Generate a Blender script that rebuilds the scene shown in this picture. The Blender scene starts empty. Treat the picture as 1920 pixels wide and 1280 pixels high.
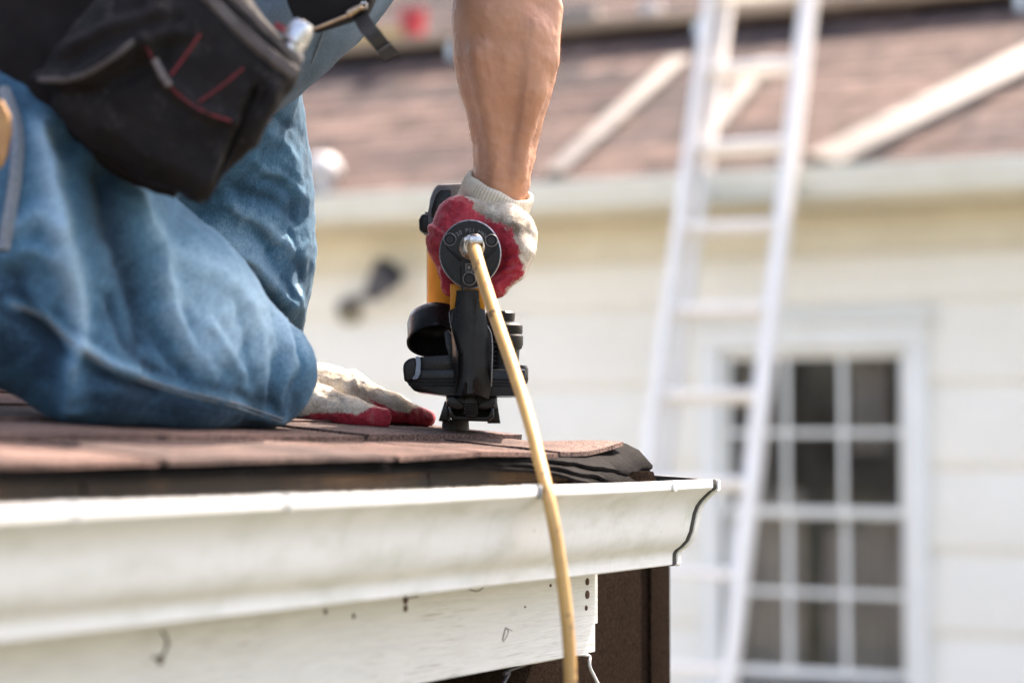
import bpy, bmesh, math, random
import numpy as np
from mathutils import Vector, Matrix
random.seed(7); RNG = np.random.default_rng(7)
SC = bpy.context.scene
COL = SC.collection

# ------------------------------------------------------------------ camera
EYE = 2.50                     # eye height above the ground (m)
F = 4080.0                     # focal length in pixels of the 1920 px wide picture
PITCH = math.atan(178.0 / F)   # horizon sits 178 px below the picture centre
cam_d = bpy.data.cameras.new('camera'); cam = bpy.data.objects.new('camera', cam_d); COL.objects.link(cam)
cam.location = (0, 0, EYE); cam.rotation_euler = (math.pi / 2 + PITCH, 0, 0)
cam_d.sensor_width = 36; cam_d.lens = F / 1920 * 36
cam_d.clip_start = 0.05; cam_d.clip_end = 500
cam_d.dof.use_dof = True; cam_d.dof.focus_distance = 2.40; cam_d.dof.aperture_fstop = 2.6
SC.camera = cam
# ------------------------------------------------------------------ sky, sun, exposure
SUN_AZ = math.atan2(0.66, 0.75); SUN_EL = math.radians(54)
S = Vector((math.sin(SUN_AZ) * math.cos(SUN_EL), math.cos(SUN_AZ) * math.cos(SUN_EL), math.sin(SUN_EL)))
world = bpy.data.worlds.new('World'); SC.world = world; world.use_nodes = True
wn = world.node_tree; bg = wn.nodes['Background']
sky = wn.nodes.new('ShaderNodeTexSky'); sky.sky_type = 'NISHITA'; sky.sun_disc = False
sky.sun_elevation = SUN_EL; sky.sun_rotation = SUN_AZ; sky.air_density = 1.0; sky.dust_density = 4.0; sky.ozone_density = 0.4
wn.links.new(sky.outputs[0], bg.inputs[0]); bg.inputs[1].default_value = 0.15
sun_d = bpy.data.lights.new('sun', 'SUN'); sun_d.energy = 4.0; sun_d.angle = math.radians(0.6); sun_d.color = (1, 0.94, 0.86)
sun = bpy.data.objects.new('sun', sun_d); COL.objects.link(sun); sun.location = (3, 4, 9)
sun.rotation_euler = (-S).to_track_quat('-Z', 'Y').to_euler()
VS = SC.view_settings; VS.view_transform = 'Standard'; VS.look = 'None'; VS.exposure = 2.1; VS.gamma = 1; VS.use_curve_mapping = False
VS.use_white_balance = True; VS.white_balance_temperature = 7100; VS.white_balance_tint = 16

# ------------------------------------------------------------------ pixel helpers
cp, sp = math.cos(PITCH), math.sin(PITCH)
def ray(px, py):
    rx = (px - 960) / F; ry = -(py - 640) / F
    v = Vector((rx, cp - sp * ry, sp + cp * ry)); return v / v.y
def P(px, py, Y):
    r = ray(px, py); return Vector((r.x * Y, Y, EYE + r.z * Y))
def mpp(Y): return Y / F                                   # metres per pixel at depth Y
def proj(v):
    """(N,3) array -> px, py"""
    x = v[:, 0]; y = v[:, 1]; z = v[:, 2] - EYE
    zc = cp * y + sp * z; yc = -sp * y + cp * z
    return 960 + F * x / zc, 640 - F * yc / zc
D = Vector((0.504, 0.8637, 0)).normalized()                # along the eave, away
N = Vector((D.y, -D.x, 0))                                 # out of the eave
G0 = Vector((0.2217, 2.38, EYE - 0.0461))                  # far end of the gutter lip
def L(s, t, z):                                            # eave frame -> world (z relative to the eye)
    p = G0 + D * s + N * t; p.z = EYE + z; return p
SLOPE = 0.112; ZE = -0.0174; TE = -0.09                    # roof rise, top of shingles at the eave
def roof_z(t): return ZE + SLOPE * (TE - t)
def roof_hit(px, py):
    r = ray(px, py); g = Vector((G0.x, G0.y, 0)); rn = r.x * N.x + r.y * N.y; gn = g.dot(N)
    # r.z*l = ZE + SLOPE*(TE - (l*rn - gn))
    l = (ZE + SLOPE * (TE + gn)) / (r.z + SLOPE * rn)
    return Vector((r.x * l, l, EYE + r.z * l))

# ------------------------------------------------------------------ numpy noise
def _h(i, j, k):
    n = (i * 374761393 + j * 668265263 + k * 2147483647) & 0xffffffff
    n = ((n ^ (n >> 13)) * 1274126177) & 0xffffffff
    return ((n ^ (n >> 16)) & 0xffff) / 65535.0
def vnoise(p):
    p = np.asarray(p, np.float64); i = np.floor(p).astype(np.int64); f = p - i; f = f * f * (3 - 2 * f)
    r = 0
    for a in (0, 1):
        for b in (0, 1):
            for c in (0, 1):
                w = (f[:, 0] if a else 1 - f[:, 0]) * (f[:, 1] if b else 1 - f[:, 1]) * (f[:, 2] if c else 1 - f[:, 2])
                r = r + w * _h(i[:, 0] + a, i[:, 1] + b, i[:, 2] + c)
    return r * 2 - 1
def fbm(p, o=4):
    r = 0; a = 1.0
    for _ in range(o): r = r + a * vnoise(p); p = p * 2.03 + 17.3; a *= .5
    return r

# ------------------------------------------------------------------ materials
def nd(nt, t, **kw):
    n = nt.nodes.new(t)
    for k, v in kw.items(): setattr(n, k, v)
    return n
def mixc(nt, fac, a, b, mode='MIX'):
    m = nd(nt, 'ShaderNodeMix', data_type='RGBA', blend_type=mode)
    for sock, v in ((0, fac), (6, a), (7, b)):
        if isinstance(v, (int, float)): m.inputs[sock].default_value = v
        elif isinstance(v, tuple): m.inputs[sock].default_value = (*v[:3], 1)
        else: nt.links.new(v, m.inputs[sock])
    return m.outputs[2]
def noise(nt, scale, detail=4, rough=.55, stretch=None, dist=0):
    g = nd(nt, 'ShaderNodeNewGeometry'); v = g.outputs['Position']
    if stretch:
        m = nd(nt, 'ShaderNodeMapping'); m.inputs['Rotation'].default_value = (0, 0, stretch[3] if len(stretch) > 3 else 0)
        # rotate first, then scale: two mappings
        m2 = nd(nt, 'ShaderNodeMapping'); m2.inputs['Scale'].default_value = stretch[:3]
        nt.links.new(v, m.inputs[0]); nt.links.new(m.outputs[0], m2.inputs[0]); v = m2.outputs[0]
    n = nd(nt, 'ShaderNodeTexNoise'); n.inputs['Scale'].default_value = scale; n.inputs['Detail'].default_value = detail
    n.inputs['Roughness'].default_value = rough; n.inputs['Distortion'].default_value = dist
    nt.links.new(v, n.inputs['Vector']); return n.outputs['Fac']
def ramp(nt, fac, *stops):
    r = nd(nt, 'ShaderNodeValToRGB'); e = r.color_ramp.elements
    while len(e) < len(stops): e.new(.5)
    for el, (p, c) in zip(e, stops): el.position = p; el.color = (*c, 1) if isinstance(c, tuple) else (c, c, c, 1)
    nt.links.new(fac, r.inputs[0]); return r.outputs[0]
MATS = {}
def material(name, rough=.6, metal=0, spec=.5):
    m = bpy.data.materials.new(name); m.use_nodes = True; nt = m.node_tree; b = nt.nodes['Principled BSDF']
    b.inputs['Roughness'].default_value = rough; b.inputs['Metallic'].default_value = metal; b.inputs['Specular IOR Level'].default_value = spec
    MATS[name] = m; return m, nt, b
def setc(nt, b, c):
    if isinstance(c, tuple): b.inputs['Base Color'].default_value = (*c, 1)
    else: nt.links.new(c, b.inputs['Base Color'])
def bump(nt, b, h, strength=.3, dist=.002, prev=None):
    n = nd(nt, 'ShaderNodeBump'); n.inputs['Strength'].default_value = strength; n.inputs['Distance'].default_value = dist
    nt.links.new(h, n.inputs['Height'])
    if prev is not None: nt.links.new(prev, n.inputs['Normal'])
    nt.links.new(n.outputs[0], b.inputs['Normal']); return n.outputs[0]
def simple(name, c1, c2=None, scale=40, rough=.6, metal=0, bs=0, bscale=300, spec=.5, lo=.35, hi=.65, stretch=None, rr=0):
    m, nt, b = material(name, rough, metal, spec)
    if c2 is None: setc(nt, b, c1)
    else:
        f = ramp(nt, noise(nt, scale, 6, .6, stretch), (lo, 0.0), (hi, 1.0)); setc(nt, b, mixc(nt, f, c1, c2))
        if rr:
            r = ramp(nt, noise(nt, scale * 1.7, 5), (.3, max(0, rough - rr)), (.7, min(1, rough + rr))); nt.links.new(r, b.inputs['Roughness'])
    if bs: bump(nt, b, noise(nt, bscale, 4, .6, stretch), bs)
    return m
ANG = math.atan2(D.y, D.x)
def shingle_mat(name, cols, gran=420, bs=1.0):
    m, nt, b = material(name, .9, 0, .25)
    oi = nd(nt, 'ShaderNodeObjectInfo')
    c = ramp(nt, oi.outputs['Random'], *[(i / (len(cols) - 1), k) for i, k in enumerate(cols)])
    bl = ramp(nt, noise(nt, 9, 4), (.36, .5), (.66, 1.25)); c = mixc(nt, 1.0, c, bl, 'MULTIPLY')
    g = noise(nt, gran, 2, .8); gr = ramp(nt, g, (.36, .12), (.5, 1.0), (.64, 2.6)); c = mixc(nt, .9, c, gr, 'MULTIPLY')
    setc(nt, b, c); bump(nt, b, g, bs, .003); return m
shingle_mat('shingle', [(.095, .056, .045), (.145, .086, .068), (.050, .036, .033), (.16, .098, .077), (.038, .032, .032)])
shingle_mat('far_shingle', [(.066, .042, .036), (.095, .062, .050), (.032, .025, .026), (.125, .082, .066), (.05, .038, .036)], 120, .3)
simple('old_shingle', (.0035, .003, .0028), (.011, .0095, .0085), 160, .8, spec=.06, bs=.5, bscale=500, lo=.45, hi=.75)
def wood_edge():
    m, nt, b = material('wood_edge', .85)
    f = noise(nt, 10, 8, .65, (3, 45, 90, -ANG), 1.2); c = ramp(nt, f, (.25, (.016, .009, .005)), (.5, (.085, .046, .022)), (.72, (.20, .125, .06)))
    bl = ramp(nt, noise(nt, 6, 3), (.42, .12), (.6, 1.0)); c = mixc(nt, 1.0, c, bl, 'MULTIPLY')
    setc(nt, b, c); bump(nt, b, f, .6, .003); return m
wood_edge()
def white_metal():
    m, nt, b = material('gutter_paint', .38)
    f = noise(nt, 14, 8, .62, (1, 1, 2.5)); dirt = ramp(nt, f, (.47, 0.0), (.72, .42)); c = mixc(nt, dirt, (.69, .69, .67), (.32, .33, .22))
    sp_ = ramp(nt, noise(nt, 130, 3, .6), (.70, 0.0), (.77, .6)); c = mixc(nt, sp_, c, (.16, .14, .09))
    st = ramp(nt, noise(nt, 30, 5, .6, (9, .6, .25, -ANG)), (.56, 0.0), (.78, .3)); c = mixc(nt, st, c, (.34, .335, .27))
    setc(nt, b, c); r = ramp(nt, f, (.3, .3), (.7, .6)); nt.links.new(r, b.inputs['Roughness']); bump(nt, b, noise(nt, 25, 3), .08, .004); return m
white_metal()
def fascia_paint():
    m, nt, b = material('fascia_paint', .6)
    f = noise(nt, 9, 8, .62, (2.2, 20, 26, -ANG), .6); c = ramp(nt, f, (.3, (.58, .58, .56)), (.62, (.66, .66, .64)))
    cr = ramp(nt, noise(nt, 12, 6, .7, (1.6, 30, 60, -ANG), .8), (.55, 0.0), (.64, .75)); sel = ramp(nt, noise(nt, 7, 3), (.44, 0.0), (.60, 1.0))
    k = mixc(nt, 1.0, cr, sel, 'MULTIPLY'); c = mixc(nt, k, c, (.22, .18, .13))
    setc(nt, b, c); bump(nt, b, f, .35, .003); return m
fascia_paint()
simple('gap_dark', (.012, .012, .01), rough=.7)  # near-black for lip joints and the painted shadow gap at the gutter end
simple('brown_felt', (.003, .0018, .0013), (.022, .0135, .0085), 260, 1.0, spec=.02, bs=.7, bscale=700, lo=.3, hi=.75)
simple('rust', (.12, .045, .018), (.025, .016, .012), 400, .8, bs=.4)
simple('knot', (.06, .035, .02), (.16, .12, .09), 300, .8)
simple('drip_metal', (.42, .41, .38), (.10, .08, .06), 60, .6, lo=.4, hi=.62, bs=.3)
simple('cable', (.55, .55, .56), rough=.4)
simple('house_ply', (.05, .034, .022), (.09, .06, .04), 14, .9)
simple('siding', (.85, .815, .735), (.81, .775, .69), 3, .6)
simple('trim_white', (.80, .80, .77), (.74, .74, .70), 6, .5)
simple('far_gutter', (.70, .71, .66), (.62, .63, .57), 4, .5)
simple('eave_shade_cream', (.74, .69, .56), (.66, .61, .48), 4, .7)  # yellowish eave shade and reflected light are put into this tone
simple('room_dark', (.30, .285, .27), (.15, .14, .135), 3, .9)
simple('curtain', (.46, .42, .385), (.22, .20, .185), 4, .9, stretch=(6, 6, .6))
simple('ladder_white', (.84, .80, .74), (.76, .72, .66), 5, .45)
simple('board_white', (.25, .225, .195), (.19, .17, .145), 6, .7)
simple('plank_wood', (.42, .30, .20), (.30, .21, .14), 6, .8)
simple('plank_yellow', (.62, .42, .14), (.5, .32, .1), 6, .7)
simple('red_plastic', (.45, .04, .05), rough=.5)
simple('white_plastic', (.48, .47, .46), (.42, .41, .40), 30, .5)
simple('lamp_dark', (.05, .05, .065), (.09, .09, .11), 30, .5)
simple('lamp_tan', (.30, .27, .20), (.22, .2, .15), 30, .6)
simple('grass', (.052, .056, .036), (.085, .082, .055), 8, .95, bs=.5, bscale=60)
simple('leaf', (.07, .12, .03), (.13, .17, .05), 20, .6)
simple('bark', (.09, .06, .04), (.14, .1, .07), 30, .9)
m_, nt_, b_ = material('glass', .05); nt_.nodes.remove(b_)
tr = nd(nt_, 'ShaderNodeBsdfTransparent'); gl = nd(nt_, 'ShaderNodeBsdfGlossy'); gl.inputs['Roughness'].default_value = .03
lw = nd(nt_, 'ShaderNodeFresnel'); lw.inputs[0].default_value = 1.5; mx = nd(nt_, 'ShaderNodeMixShader')
for a, b in ((lw.outputs[0], mx.inputs[0]), (tr.outputs[0], mx.inputs[1]), (gl.outputs[0], mx.inputs[2]), (mx.outputs[0], nt_.nodes['Material Output'].inputs[0])): nt_.links.new(a, b)
# person
def denim(name, dark, mid, light):
    m, nt, b = material(name, .85, 0, .2)
    at = nd(nt, 'ShaderNodeAttribute', attribute_name='fade_light')
    n1 = noise(nt, 40, 7, .72, (1, 1, 2.2)); n2 = noise(nt, 420, 4, .8, (1, 1, .5))
    ad = nd(nt, 'ShaderNodeMath', operation='MULTIPLY_ADD'); nt.links.new(n1, ad.inputs[0]); ad.inputs[1].default_value = .14; nt.links.new(at.outputs['Fac'], ad.inputs[2])
    ad2 = nd(nt, 'ShaderNodeMath', operation='MULTIPLY_ADD'); nt.links.new(n2, ad2.inputs[0]); ad2.inputs[1].default_value = .55; nt.links.new(ad.outputs[0], ad2.inputs[2])
    c = ramp(nt, ad2.outputs[0], (.26, dark), (.56, mid), (1.0, light))
    w = noise(nt, 1500, 2, .7, (1, 1, .35)); tw = ramp(nt, w, (.35, .72), (.65, 1.25)); c = mixc(nt, .8, c, tw, 'MULTIPLY')
    setc(nt, b, c); p = bump(nt, b, w, .4, .0008); bump(nt, b, noise(nt, 75, 5, .65), .35, .003, p)
    b.inputs['Sheen Weight'].default_value = .03; return m
denim('denim', (.014, .036, .062), (.058, .145, .222), (.29, .44, .54))
denim('shirt_cloth', (.06, .09, .12), (.13, .18, .23), (.26, .33, .40))
simple('denim_thread', (.24, .25, .25), (.13, .17, .21), 300, .8, bs=.5, bscale=900)
m_, nt_, b_ = material('skin', .48, 0, .45)
at_ = nd(nt_, 'ShaderNodeAttribute', attribute_name='fade_light')
c_ = mixc(nt_, ramp(nt_, noise(nt_, 26, 5, .6), (.35, 0.0), (.68, 1.0)), (.44, .205, .118), (.51, .26, .16))
c_ = mixc(nt_, ramp(nt_, noise(nt_, 420, 3, .7), (.55, 0.0), (.72, .25)), c_, (.40, .17, .11))
setc(nt_, b_, c_); p_ = bump(nt_, b_, noise(nt_, 700, 3, .7), .22, .0006); bump(nt_, b_, noise(nt_, 60, 4), .28, .003, p_)
b_.inputs['Subsurface Weight'].default_value = .12; b_.inputs['Subsurface Radius'].default_value = (.012, .005, .003); b_.inputs['Subsurface Scale'].default_value = .5
def glove_mat():
    m, nt, b = material('glove_knit', .92, 0, .15)
    at = nd(nt, 'ShaderNodeAttribute', attribute_name='coat')
    k = noise(nt, 650, 3, .75, (1, 1, .6)); kn = ramp(nt, noise(nt, 60, 5, .65), (.35, (.46, .385, .295)), (.65, (.74, .665, .55)))
    dt = nd(nt, 'ShaderNodeAttribute', attribute_name='dirt'); kn = mixc(nt, dt.outputs['Fac'], kn, (.16, .12, .085))
    kn = mixc(nt, .6, kn, ramp(nt, k, (.35, .6), (.65, 1.25)), 'MULTIPLY')
    rd = ramp(nt, noise(nt, 75, 5, .65), (.3, (.20, .016, .026)), (.52, (.36, .028, .042)), (.72, (.34, .085, .09)))
    rd = mixc(nt, .35, rd, ramp(nt, k, (.35, .6), (.65, 1.25)), 'MULTIPLY')
    ad = nd(nt, 'ShaderNodeMath', operation='MULTIPLY_ADD'); nt.links.new(noise(nt, 420, 4, .8), ad.inputs[0]); ad.inputs[1].default_value = .55; nt.links.new(at.outputs['Fac'], ad.inputs[2])
    f = ramp(nt, ad.outputs[0], (.68, 0.0), (.80, 1.0))
    setc(nt, b, mixc(nt, f, kn, rd)); rr = ramp(nt, f, (0, .95), (1, .5)); nt.links.new(rr, b.inputs['Roughness'])
    p = bump(nt, b, k, .7, .0012); bump(nt, b, noise(nt, 110, 3), .25, .003, p); return m
glove_mat()
m_, nt_, b_ = material('fuzz', .9); setc(nt_, b_, (.72, .66, .58)); b_.inputs['Sheen Weight'].default_value = .4
simple('cuff_knit', (.74, .67, .55), (.56, .48, .37), 45, .95, bs=.5, bscale=700)
simple('arm_hair', (.35, .22, .13), rough=.5)
m_, nt_, b_ = material('pouch_leather', .7, 0, .15)
c_ = mixc(nt_, ramp(nt_, noise(nt_, 18, 6, .65), (.4, 0.0), (.72, 1.0)), (.005, .0038, .0036), (.014, .011, .010))
c_ = mixc(nt_, ramp(nt_, noise(nt_, 32, 7, .75), (.56, 0.0), (.70, .8)), c_, (.052, .044, .041)); c_ = mixc(nt_, ramp(nt_, noise(nt_, 120, 4, .7), (.66, 0.0), (.74, .7)), c_, (.10, .088, .08))
setc(nt_, b_, c_); bump(nt_, b_, noise(nt_, 300, 4, .6), .5)
simple('pouch_hem', (.035, .028, .025), (.075, .063, .057), 60, .8, bs=.6, bscale=600)
simple('black_cloth', (.007, .0052, .005), (.012, .0095, .009), 30, .85, spec=.2, bs=.4, bscale=700)
simple('webbing', (.01, .009, .0085), (.035, .031, .028), 500, .8, bs=.6, bscale=900, stretch=(1, 1, 3))
simple('red_thread', (.20, .012, .02), (.10, .01, .012), 300, .75)
simple('grey_thread', (.14, .12, .11), (.07, .06, .055), 300, .8)
simple('tan_leather', (.40, .22, .08), (.30, .15, .05), 40, .6, bs=.2)
simple('brass', (.50, .36, .24), (.3, .2, .13), 200, .3, 1)
simple('steel', (.62, .61, .60), (.45, .44, .43), 120, .28, .9, rr=.15)
# nailer
def gun_plastic(name, c1, c2, rough):
    m, nt, b = material(name, rough, 0, .24)
    c = mixc(nt, ramp(nt, noise(nt, 45, 5), (.35, 0.0), (.7, 1.0)), c1, c2)
    sc = ramp(nt, noise(nt, 60, 8, .75, (1, 1, 3)), (.665, 0.0), (.72, .6)); c = mixc(nt, sc, c, (.12, .11, .105))
    du = ramp(nt, noise(nt, 900, 2, .7), (.68, 0.0), (.75, .4)); c = mixc(nt, du, c, (.12, .11, .10))
    setc(nt, b, c); r = ramp(nt, noise(nt, 35, 5), (.3, rough - .1), (.7, rough + .18)); nt.links.new(r, b.inputs['Roughness']); bump(nt, b, noise(nt, 500, 3), .12, .001); return m
gun_plastic('gun_black', (.005, .0046, .0047), (.010, .009, .009), .27)
gun_plastic('gun_grey', (.10, .10, .105), (.16, .16, .165), .4)
gun_plastic('gun_yellow', (.56, .23, .018), (.48, .18, .012), .4)
simple('gun_edge', (.42, .40, .41), (.2, .19, .19), 300, .35, .6)
simple('gun_edge_dim', (.17, .165, .16), (.09, .087, .085), 300, .4)
simple('gun_blue_grey', (.16, .20, .25), (.11, .14, .17), 90, .35)
simple('gun_hole', (.006, .006, .006), rough=.6)
simple('rubber', (.075, .072, .075), (.11, .105, .105), 150, .7, bs=.2)
def hose_mat():
    m, nt, b = material('hose_rubber', .42)
    c = mixc(nt, ramp(nt, noise(nt, 30, 4), (.35, 0.0), (.65, 1.0)), (.48, .27, .085), (.57, .345, .12))
    st = ramp(nt, noise(nt, 55, 7, .7), (.575, 0.0), (.625, .85)); c = mixc(nt, st, c, (.09, .045, .02))
    st2 = ramp(nt, noise(nt, 16, 4, .6), (.50, 0.0), (.72, .45)); c = mixc(nt, st2, c, (.32, .17, .06))
    setc(nt, b, c); bump(nt, b, noise(nt, 350, 3), .15, .001); return m
hose_mat()

# ------------------------------------------------------------------ object helpers
def link(name, me, mat=None, parent=None, smooth=False):
    o = bpy.data.objects.new(name, me); COL.objects.link(o)
    if mat: me.materials.clear(); me.materials.append(MATS[mat])
    if parent is not None: o.parent = parent
    if smooth: me.shade_smooth()
    return o
def from_bm(name, bm, mat, parent=None, smooth=False, auto=None):
    bmesh.ops.recalc_face_normals(bm, faces=bm.faces)
    me = bpy.data.meshes.new(name); bm.to_mesh(me); bm.free()
    o = link(name, me, mat, parent, smooth or auto is not None)
    if auto is not None: me.set_sharp_from_angle(angle=math.radians(auto))
    return o
def thing(name, label, cat, loc=(0, 0, 0), group=None):
    o = bpy.data.objects.new(name, None); COL.objects.link(o); o.empty_display_size = .1
    o['label'] = label; o['category'] = cat
    if group: o['group'] = group
    return o
def tag(o, label, cat, group=None):
    o['label'] = label; o['category'] = cat
    if group: o['group'] = group
    return o
def poly_prism(bm, loop, vec):
    a = [bm.verts.new(p) for p in loop]; b = [bm.verts.new(Vector(p) + Vector(vec)) for p in loop]
    bm.faces.new(a); bm.faces.new(b[::-1]); n = len(a)
    for i in range(n): bm.faces.new((a[i], b[i], b[(i + 1) % n], a[(i + 1) % n]))
def prism(name, loop, vec, mat, parent=None, bev=0, seg=2, auto=40):
    bm = bmesh.new(); poly_prism(bm, loop, vec)
    if bev: bmesh.ops.bevel(bm, geom=bm.edges[:] , offset=bev, segments=seg, affect='EDGES', profile=.6, clamp_overlap=True)
    return from_bm(name, bm, mat, parent, auto=auto)
def ext(name, pts, Y0, Y1, mat, parent=None, bev=.0012, seg=2):
    return prism(name, [P(x, y, Y0) for x, y in pts], (0, Y1 - Y0, 0), mat, parent, bev, seg)
def box_axes(name, c, ax, ay, az, mat, parent=None, bev=0):
    """box from a centre and three half-axis vectors"""
    c, ax, ay, az = map(Vector, (c, ax, ay, az))
    loop = [c - ax - ay - az, c + ax - ay - az, c + ax + ay - az, c - ax + ay - az]
    return prism(name, loop, az * 2, mat, parent, bev)
def frame_of(t):
    t = t.normalized(); u = Vector((0, 0, 1)) if abs(t.z) < .9 else Vector((1, 0, 0))
    a = t.cross(u).normalized(); return a, t.cross(a).normalized()
def smooth_path(pts, n=8):
    pts = [Vector(p) for p in pts]; out = []
    for i in range(len(pts) - 1):
        p0 = pts[max(i - 1, 0)]; p1 = pts[i]; p2 = pts[i + 1]; p3 = pts[min(i + 2, len(pts) - 1)]
        for k in range(n):
            t = k / n; out.append(.5 * ((2 * p1) + (p2 - p0) * t + (2 * p0 - 5 * p1 + 4 * p2 - p3) * t * t + (3 * p1 - p0 - 3 * p2 + p3) * t ** 3))
    out.append(pts[-1]); return out
def tube(name, pts, r, mat, parent=None, seg=12, cap=True, bm=None):
    own = bm is None; bm = bm or bmesh.new(); rings = []; pts = [Vector(p) for p in pts]; prev = None
    for i, p in enumerate(pts):
        t = (pts[min(i + 1, len(pts) - 1)] - pts[max(i - 1, 0)]).normalized()
        if prev is None: a, b = frame_of(t)
        else: a = (prev - t * prev.dot(t)).normalized(); b = t.cross(a)
        prev = a; rr = r[i] if isinstance(r, (list, tuple)) else r
        rings.append([bm.verts.new(p + (a * math.cos(q) + b * math.sin(q)) * rr) for q in (2 * math.pi * k / seg for k in range(seg))])
    for A, B in zip(rings, rings[1:]):
        for k in range(seg): bm.faces.new((A[k], A[(k + 1) % seg], B[(k + 1) % seg], B[k]))
    if cap: bm.faces.new(rings[0][::-1]); bm.faces.new(rings[-1])
    if own: return from_bm(name, bm, mat, parent, auto=50)
def lathe(name, prof, c, axis, mat, parent=None, seg=32, auto=35, sx=1.0):
    """prof: (radius, height along axis)"""
    bm = bmesh.new(); c = Vector(c); axis = Vector(axis).normalized(); a, b = frame_of(axis); rings = []
    for r, h in prof:
        if r < 1e-6: rings.append([bm.verts.new(c + axis * h)])
        else: rings.append([bm.verts.new(c + axis * h + (a * math.cos(q) * sx + b * math.sin(q)) * r) for q in (2 * math.pi * k / seg for k in range(seg))])
    for A, B in zip(rings, rings[1:]):
        for k in range(seg):
            k2 = (k + 1) % seg
            if len(A) == 1 and len(B) == 1: continue
            if len(A) == 1: bm.faces.new((A[0], B[k2], B[k]))
            elif len(B) == 1: bm.faces.new((A[k], A[k2], B[0]))
            else: bm.faces.new((A[k], A[k2], B[k2], B[k]))
    return from_bm(name, bm, mat, parent, auto=auto)

# ------------------------------------------------------------------ implicit surfaces
def rcone(p, a, b, ra, rb):
    a = np.array(a, np.float32); b = np.array(b, np.float32); ba = b - a; h = np.clip(((p - a) @ ba) / max(ba @ ba, 1e-9), 0, 1)
    return np.linalg.norm(p - a - h[:, None] * ba, axis=1) - (ra + (rb - ra) * h)
def chain(p, pts, rs, k=.02):
    d = None
    for i in range(len(pts) - 1):
        e = rcone(p, pts[i], pts[i + 1], rs[i], rs[i + 1]); d = e if d is None else smin(d, e, k)
    return d
def ell(p, c, r): q = (p - np.array(c, np.float32)) / np.array(r, np.float32); n = np.linalg.norm(q, axis=1); return (n - 1) * min(r)
def smin(a, b, k): h = np.clip(k - np.abs(a - b), 0, None) / k; return np.minimum(a, b) - h * h * k * .25
def surf(f, lo, hi, h):
    lo = np.array(lo, np.float32); hi = np.array(hi, np.float32); n = np.ceil((hi - lo) / h).astype(int) + 1
    ax = [lo[i] + h * np.arange(n[i], dtype=np.float32) for i in range(3)]
    V = np.empty(n, np.float32); YZ = np.stack(np.meshgrid(ax[1], ax[2], indexing='ij'), -1).reshape(-1, 2); st = max(1, 300000 // len(YZ))
    for i in range(0, n[0], st):
        xs = ax[0][i:i + st]; pts = np.concatenate([np.repeat(xs, len(YZ))[:, None], np.tile(YZ, (len(xs), 1))], 1).astype(np.float32)
        V[i:i + st] = f(pts).reshape(len(xs), n[1], n[2])
    V[0] = V[-1] = 1; V[:, 0] = V[:, -1] = 1; V[:, :, 0] = V[:, :, -1] = 1
    ins = V < 0; cn = n - 1; cnt = np.zeros(cn, np.int32); pos = np.zeros((*cn, 3), np.float32); cross = []
    for a in range(3):
        s0 = [slice(None)] * 3; s1 = [slice(None)] * 3; s0[a] = slice(0, -1); s1[a] = slice(1, None); s0 = tuple(s0); s1 = tuple(s1)
        X = ins[s0] != ins[s1]; cross.append((X, ins[s0])); T = np.where(X, V[s0] / np.where(X, V[s0] - V[s1], 1), 0)
        b, c = [q for q in range(3) if q != a]
        for ob in (0, 1):
            for oc in (0, 1):
                sl = [slice(None)] * 3; sl[b] = slice(ob, ob + cn[b]); sl[c] = slice(oc, oc + cn[c]); sl = tuple(sl); x = X[sl]
                cnt += x; pos[..., a] += np.where(x, T[sl], 0); pos[..., b] += x * ob; pos[..., c] += x * oc
    m = cnt > 0; idx = -np.ones(cn, np.int64); idx[m] = np.arange(m.sum()); base = np.stack(np.nonzero(m), 1)
    v = (base + pos[m] / cnt[m][:, None]) * h + lo; quads = []
    for a in range(3):
        X, I = cross[a]; b, c = (a + 1) % 3, (a + 2) % 3; e = np.stack(np.nonzero(X), 1)
        e = e[(e[:, b] > 0) & (e[:, c] > 0) & (e[:, b] < cn[b]) & (e[:, c] < cn[c])]
        def cell(db, dc): q = e.copy(); q[:, b] -= db; q[:, c] -= dc; return idx[q[:, 0], q[:, 1], q[:, 2]]
        q = np.stack([cell(1, 1), cell(0, 1), cell(0, 0), cell(1, 0)], 1); s = I[e[:, 0], e[:, 1], e[:, 2]]
        q[~s] = q[~s][:, ::-1]; quads.append(q)
    return v, np.concatenate(quads)
def np_mesh(name, v, q):
    me = bpy.data.meshes.new(name); me.vertices.add(len(v)); me.vertices.foreach_set('co', np.ascontiguousarray(v, np.float32).ravel())
    k = q.shape[1]; me.loops.add(q.size); me.loops.foreach_set('vertex_index', np.ascontiguousarray(q, np.int32).ravel())
    me.polygons.add(len(q)); me.polygons.foreach_set('loop_start', np.arange(0, q.size, k, dtype=np.int32))
    me.update(calc_edges=True); me.validate(); return me
def normals(me):
    a = np.empty(len(me.vertices) * 3, np.float32); me.vertex_normals.foreach_get('vector', a); return a.reshape(-1, 3)
def set_attr(me, name, val):
    at = me.attributes.new(name, 'FLOAT', 'POINT'); at.data.foreach_set('value', np.ascontiguousarray(val, np.float32))
def relax(v, q, it=2, lam=.5):
    e = np.concatenate([q[:, [0, 1]], q[:, [1, 2]], q[:, [2, 3]], q[:, [3, 0]]]); n = len(v)
    for _ in range(it):
        s = np.zeros_like(v); c = np.zeros(n)
        for a, b in ((0, 1), (1, 0)):
            for k in range(3): s[:, k] += np.bincount(e[:, a], v[e[:, b], k], n)
            c += np.bincount(e[:, a], None, n)
        v = v + lam * (s / np.maximum(c, 1)[:, None] - v)
    return v
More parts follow.
